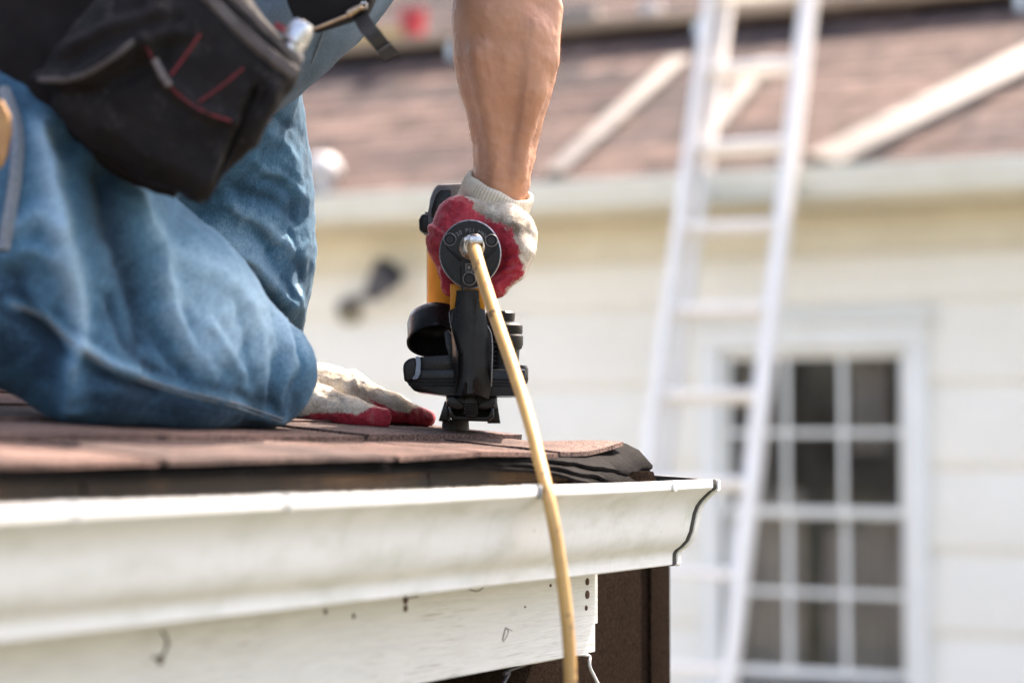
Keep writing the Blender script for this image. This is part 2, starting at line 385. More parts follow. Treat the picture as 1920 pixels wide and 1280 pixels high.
def poly_dist(px, py, line):
    d = np.full(len(px), 1e9)
    for (x0, y0), (x1, y1) in zip(line, line[1:]):
        dx, dy = x1 - x0, y1 - y0; t = np.clip(((px - x0) * dx + (py - y0) * dy) / (dx * dx + dy * dy + 1e-9), 0, 1)
        d = np.minimum(d, np.hypot(px - x0 - t * dx, py - y0 - t * dy))
    return d
def poly_sdf(px, py, poly):
    d = poly_dist(px, py, poly + [poly[0]]); ins = np.zeros(len(px), bool)
    for (x0, y0), (x1, y1) in zip(poly, poly[1:] + [poly[0]]):
        c = ((y0 > py) != (y1 > py)) & (px < (x1 - x0) * (py - y0) / ((y1 - y0) or 1e-9) + x0); ins ^= c
    return np.where(ins, -d, d)

# ================================================================== SETTING: ground
bm = bmesh.new()
for p in ((-150, -60, 0), (150, -60, 0), (150, 300, 0), (-150, 300, 0)): bm.verts.new(p)
bm.faces.new(bm.verts[:]); g = from_bm('ground', bm, 'grass'); g['kind'] = 'structure'

simple('bounce_concrete', (.50, .46, .39), (.42, .385, .32), 3, .9, bs=.2, bscale=120)  # pale warm tone for the added bounce slab
bm = bmesh.new()
_e = Vector((.897, -.442, 0)).normalized(); _n = Vector((_e.y, -_e.x, 0)); _w = Vector((1.229, 8.8, .004))
for r, o in ((-8.5, 1.8), (-8.5, 6.4), (.2, 5.6), (3.2, 2.4)): bm.verts.new(_w + _e * r + _n * o)
bm.faces.new(bm.verts[:]); g = from_bm('bounce_patio', bm, 'bounce_concrete'); g['kind'] = 'structure'  # unseen slab, added and shaped to bounce warm light onto the neighbour's wall
# ================================================================== NEAR HOUSE with the eave being worked on
house = thing('house', 'house with low reddish-brown shingle roof, white gutter and brown felt wall under repair', 'house')
S0 = -2.7; S1 = -0.03
# wall under the eave
wl = prism('wall', [L(S0, -.20, -EYE), L(.285, -.20, -EYE), L(.285, -.20, -.085), L(S0, -.20, -.085)], -N * .14, 'brown_felt', house, .004)
prism('felt_lap', [L(.235, -.196, -EYE), L(.288, -.196, -EYE), L(.288, -.196, -.084), L(.235, -.196, -.084)], -N * .004 + Vector((0, 0, 0)), 'brown_felt', wl, .001)
prism('wall', [L(.281, -.342, -EYE), L(.281, -3.0, -EYE), L(.281, -3.0, .06), L(.281, -.342, -.09)], -D * .14, 'brown_felt', house, .004)
# fascia and rake board
fa = prism('fascia', [L(S0, -.128, -.056), L(-.038, -.128, -.056), L(-.038, -.128, -.237), L(S0, -.128, -.237)], -N * .021, 'fascia_paint', house, .0015)
prism('rake_board', [L(-.036, -.137, -.058), L(-.036, -2.9, .25), L(-.036, -2.9, .10), L(-.036, -.137, -.208)], D * .021, 'fascia_paint', house, .0015)
prism('soffit', [L(S0, -.150, -.215), L(-.05, -.150, -.215), L(-.05, -.199, -.215), L(S0, -.199, -.215)], Vector((0, 0, .01)), 'house_ply', house)
def fascia_hit(px, py, t=-.128):
    r = ray(px, py); gn = G0.x * N.x + G0.y * N.y; l = (gn + t) / (r.x * N.x + r.y * N.y); return Vector((r.x * l, l, EYE + r.z * l))
for px, py, r, mt in ((1101, 1090, .0040, 'rust'), (1101, 1114, .0048, 'rust'), (1099, 1139, .0030, 'rust'), (760, 1124, .0042, 'rust'), (760, 1140, .0034, 'rust'),
                      (1032, 1097, .0018, 'rust'), (984, 1137, .0011, 'rust'), (610, 1146, .0026, 'knot'), (663, 1154, .0024, 'knot'), (300, 1237, .0042, 'knot')):
    h = fascia_hit(px, py); lathe('nail_head', [(r, -.001), (r, .0006), (r * .6, .0013), (0, .0014)], h, N, mt, fa, 10)
def crack(line, r=.0007):
    tube('crack', smooth_path([fascia_hit(x, y, -.1279) for x, y in line], 5), r, 'knot', fa, 5)
crack([(948, 1176), (944, 1190), (942, 1200)]); crack([(948, 1176), (953, 1182), (949, 1194), (943, 1202)], .0005); crack([(950, 1177), (960, 1182)], .0004)
crack([(303, 1183), (312, 1196), (311, 1216), (300, 1236)], .0013); crack([(312, 1196), (318, 1210)], .0008); crack([(284, 1230), (296, 1235)], .001)
crack([(880, 1104), (894, 1108), (906, 1101)], .0006); crack([(762, 1121), (784, 1118)], .0006)
# deck boards and drip edge
def strip(name, svals, prof, mat, parent, auto=50):
    bm = bmesh.new(); rings = []
    for s in svals: rings.append([bm.verts.new(L(s, t, z)) for t, z in prof(s)])
    n = len(rings[0])
    for A, B in zip(rings, rings[1:]):
        for k in range(n): bm.faces.new((A[k], A[(k + 1) % n], B[(k + 1) % n], B[k]))
    bm.faces.new(rings[0]); bm.faces.new(rings[-1][::-1]); return from_bm(name, bm, mat, parent, auto=auto)
def nz(s, k, sc=30.): return float(vnoise(np.array([[s * sc, k * 7.7, .3]]))[0])
DK = .0135                                                    # deck top below shingle top
roof = prism('roof_deck', [L(S0, -.118, ZE - DK - .003), L(S0, -.118, ZE - DK - .020), L(S0, -2.95, roof_z(-2.95) - DK - .020), L(S0, -2.95, roof_z(-2.95) - DK)], D * (S1 - .02 - S0), 'house_ply', house)
joints = [S0, -1.62, -.905, -.42, S1 - .012]
for i, (a, b) in enumerate(zip(joints, joints[1:])):
    sv = np.linspace(a + .002, b - .002, 26)
    strip('deck_board', sv, lambda s, i=i: [(-.104 + .003 * nz(s, i), ZE - DK - .0005 + .0006 * nz(s, i + 5)), (-.1035 + .003 * nz(s, i + 2, 60), ZE - DK - .0165 + .001 * nz(s, i + 3)),
                                     (-.16, ZE - DK - .0155), (-.16, ZE - DK + .0055)], 'wood_edge', roof)
strip('drip_edge', np.linspace(S0, -.07, 90), lambda s: [(-.108 + .0015 * nz(s, 31), ZE - .0305), (-.1065 + .0015 * nz(s, 31), ZE - .0375 + .001 * nz(s, 33)), (-.125, ZE - .040), (-.125, ZE - .0305)], 'drip_metal', house)
strip('underlay_board', np.linspace(S0, -.06, 60), lambda s: [(-.1185, ZE - .036), (-.1185 + .002 * nz(s, 41), ZE - .062), (-.1275, ZE - .062), (-.1275, ZE - .036)], 'wood_edge', house)
# layered old shingles at the eave, drooping over the far corner
def ss(a, b, x): x = min(1, max(0, (x - a) / (b - a))); return x * x * (3 - 2 * x)
def layer(name, over, z_off, th, droop, mat, seed, s_end, rise):
    def prof(s):
        w = ss(-.40, s_end, s); ov = over + w * droop + .0022 * nz(s, seed, 45) + .0012 * nz(s, seed + 3, 140)
        lift = rise * math.exp(-((s - s_end) / .16) ** 2) + .0085 * math.exp(-((s - s_end) / .030) ** 2)
        pts = []
        for k in range(9):
            f = k / 8; t = -.20 + (TE + ov + .20) * f; z = roof_z(min(t, TE)) + z_off
            x = max(0, t - (TE - .012)); z -= w * (x * 1.0 if x < 0 else 18.5 * x * x) ; z += lift * ss(-.20, -.115, t) + .0011 * nz(s + t * 2, seed + 9, 25)
            pts.append((t, z))
        return pts + [(t - (.0006 if t > TE - .01 else 0), z - th) for t, z in pts[::-1]]
    return strip(name, np.concatenate([np.linspace(S0, -.45, 90), np.linspace(-.445, s_end, 60)]), prof, mat, roof, 60)
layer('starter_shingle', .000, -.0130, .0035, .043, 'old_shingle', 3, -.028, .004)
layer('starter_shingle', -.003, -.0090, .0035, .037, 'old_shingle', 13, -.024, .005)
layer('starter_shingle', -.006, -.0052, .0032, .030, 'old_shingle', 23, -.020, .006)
# dark flap closing the far corner
strip('corner_flap', np.linspace(-.19, -.030, 20), lambda s: (lambda w: [(-.112 + .052 * w, ZE - .016 - .009 * w + .004 * w), (-.112 + .058 * w, ZE - .040), (-.118, ZE - .042), (-.118, ZE - .016)])(ss(-.19, -.03, s)), 'brown_felt', roof)
# field shingles, each its own piece
UX = -N; UPS = Vector((UX.x, UX.y, SLOPE)).normalized(); RNRM = D.cross(UPS); RNRM = RNRM if RNRM.z > 0 else -RNRM
def shingle_mesh(w, ln, th, seed, nx=12, rough=.0016):
    bm = bmesh.new(); top = []; bot = []
    for j in range(4):
        for i in range(nx + 1):
            x = w * i / nx; y = ln * j / 3; e = rough * nz(i * .37, seed + 50, 3.1) if j == 0 else 0
            z = th * (1 - .55 * j / 3) + .0007 * nz(i * .2 + j, seed + 60, 2.3)
            if j == 0: z += .0008 * nz(i * .21, seed + 61, 2.9)
            top.append(bm.verts.new((x, y + e, z))); bot.append(bm.verts.new((x, y + e + .0004, z - th)))
    W = nx + 1
    for j in range(3):
        for i in range(nx):
            a = j * W + i; bm.faces.new((top[a], top[a + 1], top[a + 1 + W], top[a + W])); bm.faces.new((bot[a], bot[a + W], bot[a + 1 + W], bot[a + 1]))
    for i in range(nx):
        bm.faces.new((top[i], bot[i], bot[i + 1], top[i + 1])); a = 3 * W + i; bm.faces.new((top[a], top[a + 1], bot[a + 1], bot[a]))
    for j in range(3):
        a = j * W; bm.faces.new((top[a], top[a + W], bot[a + W], bot[a])); a += nx; bm.faces.new((top[a], bot[a], bot[a + W], top[a + W]))
    bmesh.ops.recalc_face_normals(bm, faces=bm.faces)
    me = bpy.data.meshes.new('shingle'); bm.to_mesh(me); bm.free(); me.materials.append(MATS['shingle']); return me
TW = .318; EXPO = .14
svar = [shingle_mesh(TW - .006, .20, .0070, k) for k in range(5)]
ROT = Matrix((D, UPS, RNRM)).transposed().to_4x4()
def put_shingle(me, s, h, lift=0.0):
    o = bpy.data.objects.new('shingle', me); COL.objects.link(o); o.parent = roof
    p = L(s, TE - h, roof_z(TE - h) - .0052 + lift); o.matrix_world = Matrix.Translation(p) @ ROT @ Matrix.Rotation(random.uniform(-.006, .006), 4, 'Z'); return o
narrow = {}
for c in range(1, 20):
    s = S1 + .012 - (0 if c % 2 else TW * .5)
    if c % 2 == 0:
        put_shingle(narrow.setdefault('h', shingle_mesh(TW * .5 - .006, .20, .0070, 77, 7)), s, EXPO * c)
    while s > S0 + .02:
        s -= TW; put_shingle(svar[random.randrange(5)], max(s, S0), EXPO * c, random.uniform(0, .0022))
# eave course: pieces with a wavy, lifted edge
def eave_piece(a, b, seed):
    def prof(s):
        lift = .0125 * math.exp(-((s + .02) / .07) ** 2) + .0035 * math.exp(-((s + .33) / .10) ** 2); e = .003 * nz(s, seed, 22) + .0012 * nz(s, seed + 1, 120)
        back = .035 * math.exp(-((s + .02) / .09) ** 2)
        pts = []
        for k in range(9):
            f = k / 8; t = TE - .20 + f * (.20 + .002 + e - back * .0); z = roof_z(t) + .0022 * nz(seed * 1.37, 5, 1.0) + lift * ss(TE - .13, TE, t) + .0006 * nz(s + t, seed + 4, 40) - .0026 * (1 - f); pts.append((t, z))
        return pts + [(t, z - .0046) for t, z in pts[::-1]]
    strip('shingle', np.linspace(a, b, 26), prof, 'shingle', roof, 60)
ed = [S0, -2.42, -2.10, -1.79, -1.46, -1.15, -.83, -.50, -.19, -.042]
for i, (a, b) in enumerate(zip(ed, ed[1:])): eave_piece(a + .0045, b - .0045, 100 + i)
# green slate-coloured starter sheet visible at the far edge under the hand
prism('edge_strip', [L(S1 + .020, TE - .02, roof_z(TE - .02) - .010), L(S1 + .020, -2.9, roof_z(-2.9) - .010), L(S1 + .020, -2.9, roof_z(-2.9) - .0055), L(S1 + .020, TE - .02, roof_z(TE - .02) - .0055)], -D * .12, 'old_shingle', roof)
# gutter
PROF = [(0, -.0008), (.0010, -.0040), (.0010, -.0095), (-.0010, -.0118), (-.0045, -.0135), (-.0101, -.0185), (-.0160, -.0240), (-.0205, -.0300), (-.0240, -.0380), (-.0262, -.0480), (-.0285, -.0580),
        (-.0330, -.0680), (-.0395, -.0745), (-.0455, -.0785), (-.0482, -.0822), (-.0486, -.0870), (-.0486, -.0940), (-.0500, -.0953), (-.1255, -.0953), (-.1268, -.0940), (-.1268, .0060)]
def offset(pr, d):
    out = []
    for i, (t, z) in enumerate(pr):
        a = Vector(pr[max(i - 1, 0)]); b = Vector(pr[min(i + 1, len(pr) - 1)]); v = (b - a).normalized(); out.append((t - v.y * d * 1.0, z + v.x * d))
    return out
ZL = -.0461
def gut_loop(d=0, lip=True):
    o = offset(PROF, d); i = offset(PROF, d - .0009)
    lead = [(-.0125 , -.0075), (-.0125, -.0008)] if lip else []
    return [(t, z + ZL) for t, z in (lead + o)] , [(t, z + ZL) for t, z in i]
def wob(s): return .0007 * nz(s, 71, 5)
o_, i_ = gut_loop()
strip_s = np.linspace(S0, -.002, 60)
i2 = [(t, z) for t, z in i_][::-1] + [(-.0110, ZL - .0018), (-.0110, ZL - .0075)]
gut = strip('gutter', strip_s, lambda s: [(t + wob(s), z + wob(s + 9)) for t, z in o_ + i2], 'gutter_paint', house, 35)
def cap_loop(d): return [(t, z + ZL) for t, z in offset(PROF, d)]
prism('end_gap_shade', [L(-.0065, t, z) for t, z in cap_loop(.0007)], D * .0075, 'gap_dark', gut, 0)  # dark strip standing in for the shadow gap beside the end cap
prism('end_cap', [L(.0011, t, z) for t, z in cap_loop(.0006)], D * .0012, 'gutter_paint', gut, 0)
bmc = bmesh.new()
fl = cap_loop(.0016)[3:-3]; fi = cap_loop(-.0004)[3:-3]
poly_prism(bmc, [L(.0024, t, z) for t, z in fl + fi[::-1]], D * .009); from_bm('end_cap_flange', bmc, 'gutter_paint', gut, auto=40)
poly_prism(bmx := bmesh.new(), [L(.0024, t, z + ZL) for t, z in ((-.012, -.001), (.0026, -.001), (.0026, -.012), (-.012, -.012))], D * .006); from_bm('end_cap_flange', bmx, 'gutter_paint', gut, auto=40)
def lip_hit(px):                                              # arc length on the lip at a picture column
    k = (px - 960) / F; return -(G0.x - k * G0.y) / (D.x - k * D.y)
for px in (1015, 545, 150):                                   # hanger straps round the lip
    s = lip_hit(px); w = .0045
    prism('hanger_strap', [L(s, t, z + ZL) for t, z in ((-.02, .0006), (.0012, .0006), (.0026, -.0040), (.0026, -.0108), (.0014, -.0128), (.0010, -.0128), (.0014, -.0098), (.0016, -.0042), (.0006, -.0004), (-.02, -.0004))], -D * w, 'gutter_paint', gut, 0)
for px in (1013, 543):
    s = lip_hit(px) - .0048; prism('seam_gap', [L(s, t, z + ZL) for t, z in ((-.006, .0002), (.0014, -.0002), (.0016, -.0040), (.0016, -.0098), (.0004, -.0122), (-.0008, -.0098), (-.0008, -.0042))], -D * .0016, 'gap_dark', gut)
sp_s = lip_hit(1262); hc = L(sp_s, .0010, ZL - .0062)
lathe('spike_head', [(.0062, -.001), (.0062, .0010), (.0052, .0019), (0, .0022)], hc, N, 'gutter_paint', gut, 18)
sc_h = L(.0118, -.028, ZL - .055); lathe('cap_rivet', [(.0022, -.001), (.0022, .0008), (0, .0018)], sc_h, N, 'steel', gut, 10)
# loose wires under the fascia
cb = tube('cable', smooth_path([L(-.40, -.18, -.213), L(-.20, -.15, -.238), fascia_hit(1092, 1226, -.150), fascia_hit(1108, 1255, -.146), fascia_hit(1150, 1340, -.15), fascia_hit(1200, 1440, -.17), fascia_hit(1215, 1560, -.194)], 6), .0019, 'cable', None, 8)
tag(cb, 'thin pale wire hanging in front of brown felt wall below the fascia end', 'cable')
cb2 = tube('cable', smooth_path([L(-.62, -.18, -.213), fascia_hit(962, 1240, -.17), fascia_hit(945, 1262, -.17), fascia_hit(925, 1310, -.17), L(-.52, -.190, -.52)], 6), .0019, 'lamp_dark', None, 8)
tag(cb2, 'thin dark wire hanging below the middle of the white fascia board', 'cable')

# ================================================================== NEIGHBOUR HOUSE
E2 = Vector((.897, -.442, 0)).normalized(); N2 = Vector((E2.y, -E2.x, 0)); W0 = Vector((1.229, 8.8, 0))
def wall_hit(px, py, off=0.0):
    r = ray(px, py); l = (W0.dot(N2) + off) / (r.x * N2.x + r.y * N2.y); return Vector((r.x * l, l, EYE + r.z * l))
def W(r, off, z): p = W0 + E2 * r + N2 * off; p.z = z; return p
def wr(px, py=818, off=0.0): return (wall_hit(px, py, off) - W0).dot(E2)
far = thing('neighbour_house', 'pale clapboard neighbouring house with reddish shingle roof and white paned window', 'house')
RL, RR = -7.0, 3.6
zg = wall_hit(1000, 346, .40).z                                # gutter top
zs = zg - .125                                                 # soffit height
x0, x1 = wr(1352), wr(1703); zt = wall_hit(1530, 655).z; zb = wall_hit(1530, 1272).z; CW = .085
fw = prism('wall', [W(RL, -.03, 0), W(RR, -.03, 0), W(RR, -.03, zb - .15), W(RL, -.03, zb - .15)], -N2 * .1, 'siding', far)
for a, b in ((RL, x0 - .02), (x1 + .02, RR)):
    prism('wall', [W(a, -.03, zb - .149), W(b, -.03, zb - .149), W(b, -.03, zs), W(a, -.03, zs)], -N2 * .1, 'siding', far)
prism('wall', [W(x0 - .019, -.03, zt + .02), W(x1 + .019, -.03, zt + .02), W(x1 + .019, -.03, zs), W(x0 - .019, -.03, zs)], -N2 * .1, 'siding', far)
PIT = .327; zr = wall_hit(1800, 1027).z
def board(a, b, z, ztop):
    prism('siding_board', [W(a, .012, z), W(a, -.029, z), W(a, -.029, ztop), W(a, -.012, ztop)], E2 * (b - a), 'siding', fw, .002)
k = -5
while zr + k * PIT < zs - .18:
    z = zr + k * PIT; top = min(z + PIT + .012, zs - .17)
    if top > 0.05:
        z = max(z, .02)
        if z < zt + CW and top > zb - .1:
            board(RL, x0 - CW + .002, z, top); board(x1 + CW - .002, RR, z, top)
            if top > zt + CW + .02: board(x0 - CW, x1 + CW, zt + CW, top)
        else: board(RL, RR, z, top)
    k += 1
prism('frieze_board', [W(RL, .022, zs - .175), W(RR, .022, zs - .175), W(RR, .022, zs - .002), W(RL, .022, zs - .002)], -N2 * .03, 'eave_shade_cream', far, .003)
prism('soffit', [W(RL, .025, zs), W(RR, .025, zs), W(RR, .36, zs), W(RL, .36, zs)], Vector((0, 0, .02)), 'eave_shade_cream', far)
prism('fascia', [W(RL, .338, zs + .021), W(RR, .338, zs + .021), W(RR, .338, zg + .01), W(RL, .338, zg + .01)], -N2 * .02, 'trim_white', far)
prism('gutter', [W(RL, .36, zs + .015), W(RL, .43, zs + .015), W(RL, .445, zs + .05), W(RL, .46, zs + .07), W(RL, .472, zg), W(RL, .462, zg), W(RL, .44, zs + .06), W(RL, .42, zs + .026), W(RL, .37, zs + .026), W(RL, .37, zg), W(RL, .36, zg)], E2 * (RR - RL), 'far_gutter', far)
# window
win = thing('window', '', ''); del win['label']; del win['category']; win.parent = far
for nm, loop in (('side', [(x0 - CW, zb - .09), (x0, zb - .09), (x0, zt), (x0 - CW, zt)]), ('side', [(x1, zb - .09), (x1 + CW, zb - .09), (x1 + CW, zt), (x1, zt)]),
                 ('head', [(x0 - CW, zt + .001), (x1 + CW, zt + .001), (x1 + CW, zt + CW + .02), (x0 - CW, zt + CW + .02)])):
    prism('casing', [W(r, .035, z) for r, z in loop], -N2 * .05, 'trim_white', win, .004)
prism('casing_cap', [W(r, .06, z) for r, z in ((x0 - CW - .02, zt + CW + .021), (x1 + CW + .02, zt + CW + .021), (x1 + CW + .02, zt + CW + .045), (x0 - CW - .02, zt + CW + .045))], -N2 * .07, 'trim_white', win, .003)
prism('sill', [W(r, .07, z) for r, z in ((x0 - CW - .02, zb - .05), (x1 + CW + .02, zb - .05), (x1 + CW + .02, zb - .091), (x0 - CW - .02, zb - .091))], -N2 * .08, 'trim_white', win, .003)
zm = wall_hit(1560, 968).z; MW = .0115
for (za, zc, of) in ((zm, zt, -.012), (zb, zm + .03, -.040)):
    sa = .035
    for loop in ([(x0, za), (x0 + sa, za), (x0 + sa, zc), (x0, zc)], [(x1 - sa, za), (x1, za), (x1, zc), (x1 - sa, zc)], [(x0 + sa, za), (x1 - sa, za), (x1 - sa, za + sa), (x0 + sa, za + sa)], [(x0 + sa, zc - sa), (x1 - sa, zc - sa), (x1 - sa, zc), (x0 + sa, zc)]):
        prism('sash_frame', [W(r, of, z) for r, z in loop], -N2 * .026, 'trim_white', win, .002)
    zz = (za + zc) / 2; xs = [x0 + sa + (x1 - x0 - 2 * sa) * q / 3 for q in range(4)]
    for q in (1, 2): prism('muntin', [W(r, of - .004, z) for r, z in ((xs[q] - MW, za + sa), (xs[q] + MW, za + sa), (xs[q] + MW, zc - sa), (xs[q] - MW, zc - sa))], -N2 * .018, 'trim_white', win, .002)
    for q in range(3):
        aa = xs[q] + (MW if q else 0); bb = xs[q + 1] - (MW if q < 2 else 0)
        prism('muntin', [W(r, of - .005, z) for r, z in ((aa, zz - MW), (bb, zz - MW), (bb, zz + MW), (aa, zz + MW))], -N2 * .016, 'trim_white', win, .002)
        for (p0, p1) in ((za + sa, zz - MW), (zz + MW, zc - sa)):
            prism('pane', [W(r, of - .011, z) for r, z in ((aa, p0), (bb, p0), (bb, p1), (aa, p1))], -N2 * .003, 'glass', win)
# dark room with hanging curtains behind the panes
for loop, vec in (([W(x0 - .3, -1.6, zb - .4), W(x1 + .3, -1.6, zb - .4), W(x1 + .3, -1.6, zt + .3), W(x0 - .3, -1.6, zt + .3)], -N2 * .02),
                  ([W(x0 - .3, -.14, zb - .4), W(x0 - .3, -1.6, zb - .4), W(x0 - .3, -1.6, zt + .3), W(x0 - .3, -.14, zt + .3)], -E2 * .02), ([W(x1 + .3, -.14, zb - .4), W(x1 + .3, -1.6, zb - .4), W(x1 + .3, -1.6, zt + .3), W(x1 + .3, -.14, zt + .3)], E2 * .02),
                  ([W(x0 - .3, -.14, zb - .4), W(x1 + .3, -.14, zb - .4), W(x1 + .3, -1.6, zb - .4), W(x0 - .3, -1.6, zb - .4)], Vector((0, 0, -.02))), ([W(x0 - .3, -.14, zt + .3), W(x1 + .3, -.14, zt + .3), W(x1 + .3, -1.6, zt + .3), W(x0 - .3, -1.6, zt + .3)], Vector((0, 0, .02)))):
    prism('room_wall', loop, vec, 'room_dark', win)
def curtain(ra, rb, za, zb_, off):
    bm = bmesh.new(); A = []; n = 36
    for i in range(n + 1):
        r = ra + (rb - ra) * i / n; o = off + .018 * math.sin(i * 1.35 + ra * 9); A.append((bm.verts.new(W(r, o, za)), bm.verts.new(W(r, o, zb_)), bm.verts.new(W(r, o - .004, za)), bm.verts.new(W(r, o - .004, zb_))))
    for p, q in zip(A, A[1:]):
        bm.faces.new((p[0], q[0], q[1], p[1])); bm.faces.new((p[2], p[3], q[3], q[2]))
    from_bm('curtain', bm, 'curtain', win, True)
curtain(x0 + .02, x0 + .30, zb - .1, zm + .10, -.20); curtain(x0 + .36, x0 + .60, zb - .1, zm - .06, -.24); curtain(x1 - .30, x1 - .16, zt - .42, zt + .1, -.22); curtain(x1 - .26, x1 - .02, zb - .1, zm - .02, -.26); curtain(x0 + .0, x0 + .16, zm, zt + .1, -.2)
# roof
SL2 = .60; OV = .40
def R2(r, h, dz=0.0): return W(r, OV - h, zg - .012 + SL2 * h + dz)
def roof2_hit(px, py, dz=0.0):
    r = ray(px, py); rn = r.x * N2.x + r.y * N2.y; w = W0.dot(N2)
    l = (zg - .012 - EYE + dz + SL2 * (OV + w)) / (r.z + SL2 * rn); p = Vector((r.x * l, l, EYE + r.z * l)); q = p - W0; return (q.dot(E2), OV - q.dot(N2))
HR = 2.7
rf = prism('roof', [R2(RL - .2, 0, -.012), R2(RL - .2, HR, -.012), R2(RL - .2, HR, -.05), R2(RL - .2, 0, -.05)], E2 * (RR - RL + .4), 'house_ply', far)
prism('back_roof', [R2(RL - .2, HR, -.012), R2(RL - .2, HR, -.05), W(RL - .2, OV - HR - 3.2, zg - .4), W(RL - .2, OV - HR - 3.2, zg - .36)], E2 * (RR - RL + .4), 'far_shingle', far)
fsh = []
UP2 = Vector((-N2.x, -N2.y, SL2)).normalized(); RN2 = E2.cross(UP2); RN2 = RN2 if RN2.z > 0 else -RN2; ROT2 = Matrix((E2, UP2, RN2)).transposed().to_4x4()
for kk in range(3):
    m = shingle_mesh(.496, .24, .012, 200 + kk, 6, .004); m.materials.clear(); m.materials.append(MATS['far_shingle']); fsh.append(m)
for c in range(18):
    s = -4.6 - (.25 if c % 2 else 0)
    while s < 3.6:
        o = bpy.data.objects.new('shingle', fsh[random.randrange(3)]); COL.objects.link(o); o.parent = rf
        o.matrix_world = Matrix.Translation(R2(s, c * .155 - .01 , -.006 + random.uniform(0, .003))) @ ROT2; s += .5
# ladder standing on the ground, leaning on the neighbour's gutter
lad = thing('extension_ladder', 'white extension ladder leaning on the gutter of the pale clapboard house', 'ladder')
LK = .365
OFFG = .472 + .03
ra, rb = wr(1290, 330, OFFG), wr(1483, 330, OFFG)
def LP(r, z, n=0.0): return W(r, OFFG + n + (zg - z) * LK, z)                   # n: out of the ladder plane
LUP = (LP(0, 1) - LP(0, 0)).normalized(); LN = E2.cross(LUP); LN = LN if LN.dot(N2) > 0 else -LN
for r in (ra, rb):
    loop = [LP(r, 0.02) + E2 * a + LN * b for a, b in ((-.018, -.035), (.018, -.035), (.018, -.028), (-.010, -.028), (-.010, .028), (.018, .028), (.018, .035), (-.018, .035))]
    prism('rail', loop, LUP * 4.75, 'ladder_white', lad, .002)
for r in (ra + .047, rb - .047):                              # fly section behind
    sg = 1 if r < (ra + rb) / 2 else -1
    loop = [LP(r, 2.02) - LN * .062 + E2 * a + LN * b for a, b in ((-.014, -.026), (.014, -.026), (.014, .026), (-.014, .026))]
    prism('fly_rail', loop, LUP * 3.1, 'ladder_white', lad, .002)
yr = [(wall_hit(1400, y, OFFG).z) for y in (425,)]; z0 = yr[0]
for i in range(-10, 8):
    z = z0 + i * .326
    if .15 < z < 4.6: tube('rung', [LP(ra + .016, z), LP(rb - .016, z)], .019, 'ladder_white', lad, 10)
    if 2.2 < z < 4.9: tube('fly_rung', [LP(ra + .06, z) - LN * .062, LP(rb - .06, z) - LN * .062], .015, 'ladder_white', lad, 8)
for r in (ra, rb): prism('foot', [LP(r, .0) + E2 * a + N2 * b for a, b in ((-.03, -.06), (.03, -.06), (.03, .06), (-.03, .06))], Vector((0, 0, .022)), 'rubber', lad, .002)
# boards lying on the neighbour's roof
def roof_board(name, a, b, w, th, mat, label, cat='board'):
    (r0, h0), (r1, h1) = roof2_hit(*a), roof2_hit(*b); p, q = R2(r0, h0, .014), R2(r1, h1, .014); t = (q - p); u = t.normalized(); s = u.cross(RN2)
    o = prism(name, [p - s * w, p + s * w, p + s * w + RN2 * th, p - s * w + RN2 * th], t, mat, None, .003); return tag(o, label, cat)
roof_board('roof_batten', (1042, 336), (1278, 122), .045, .03, 'board_white', 'pale batten lying diagonally on the reddish roof between the worker\'s arm and the ladder')
roof_board('roof_batten', (1312, 284), (1436, 128), .045, .03, 'board_white', 'pale batten on the reddish roof seen between the ladder rails')
roof_board('roof_batten', (1545, 315), (2010, 84), .095, .03, 'board_white', 'wide pale board lying diagonally on the reddish roof above the window')
def along(name, px0, px1, py, w, th, mat, label, cat, lift=.014):
    r0, h0 = roof2_hit(px0, py); r1 = r0 + (px1 - px0) * .0024
    p = R2(r0, h0, lift); t = E2 * (r1 - r0); o = prism(name, [p, p - N2 * w, p - N2 * w + Vector((0, 0, th)), p + Vector((0, 0, th))], t, mat, None, .003); return tag(o, label, cat), (r0, h0)
(_, (pr0, ph0)) = along('walk_plank', 560, 2300, 138, .16, .05, 'plank_wood', 'long brown plank laid level across the reddish roof behind the ladder', 'plank', .09)
def on_plank(r): return R2(r, ph0, .142)
for i, r in enumerate((-2.2, -.9, .6, 2.0)):
    p = R2(r, ph0, .006)
    o = prism('roof_bracket', [p + N2 * -.005, p - N2 * .17 + Vector((0, 0, SL2 * .17)), p - N2 * .17 + Vector((0, 0, SL2 * .17 + .0)) , p + Vector((0, 0, .083)) - N2 * .17, p + Vector((0, 0, .083)) - N2 * .005][:2] + [p - N2 * .16 + Vector((0, 0, .0835)) if SL2 * .17 < .08 else p - N2 * .125 + Vector((0, 0, .0835)), p + Vector((0, 0, .0835)) + N2 * -.005], E2 * .04, 'steel', None)
    tag(o, 'steel roof bracket holding up the long brown plank', 'bracket', 'brackets under the roof plank')
def px_r(px): return roof2_hit(px, 60)[0]
p = on_plank(px_r(700)) - N2 * .03
o = prism('lumber_piece', [p, p - N2 * .09, p - N2 * .09 + Vector((0, 0, .05)), p + Vector((0, 0, .05))], E2 * .42, 'plank_yellow', None, .004); tag(o, 'short yellowish lumber piece lying on the roof plank', 'lumber')
o = lathe('red_bucket', [(0, 0), (.055, 0), (.07, .13), (.074, .13), (.074, .14), (.066, .14), (.052, .008), (0, .008)], on_plank(px_r(826)) - N2 * .08, (0, 0, 1), 'red_plastic'); tag(o, 'small red bucket standing on the roof plank', 'bucket')
o = lathe('white_roll', [(0, 0), (.05, 0), (.055, .01), (.055, .05), (.05, .06), (0, .06)], on_plank(px_r(1228)) - N2 * .08, (0, 0, 1), 'white_plastic'); tag(o, 'small white roll standing on the roof plank beside the ladder', 'roll')
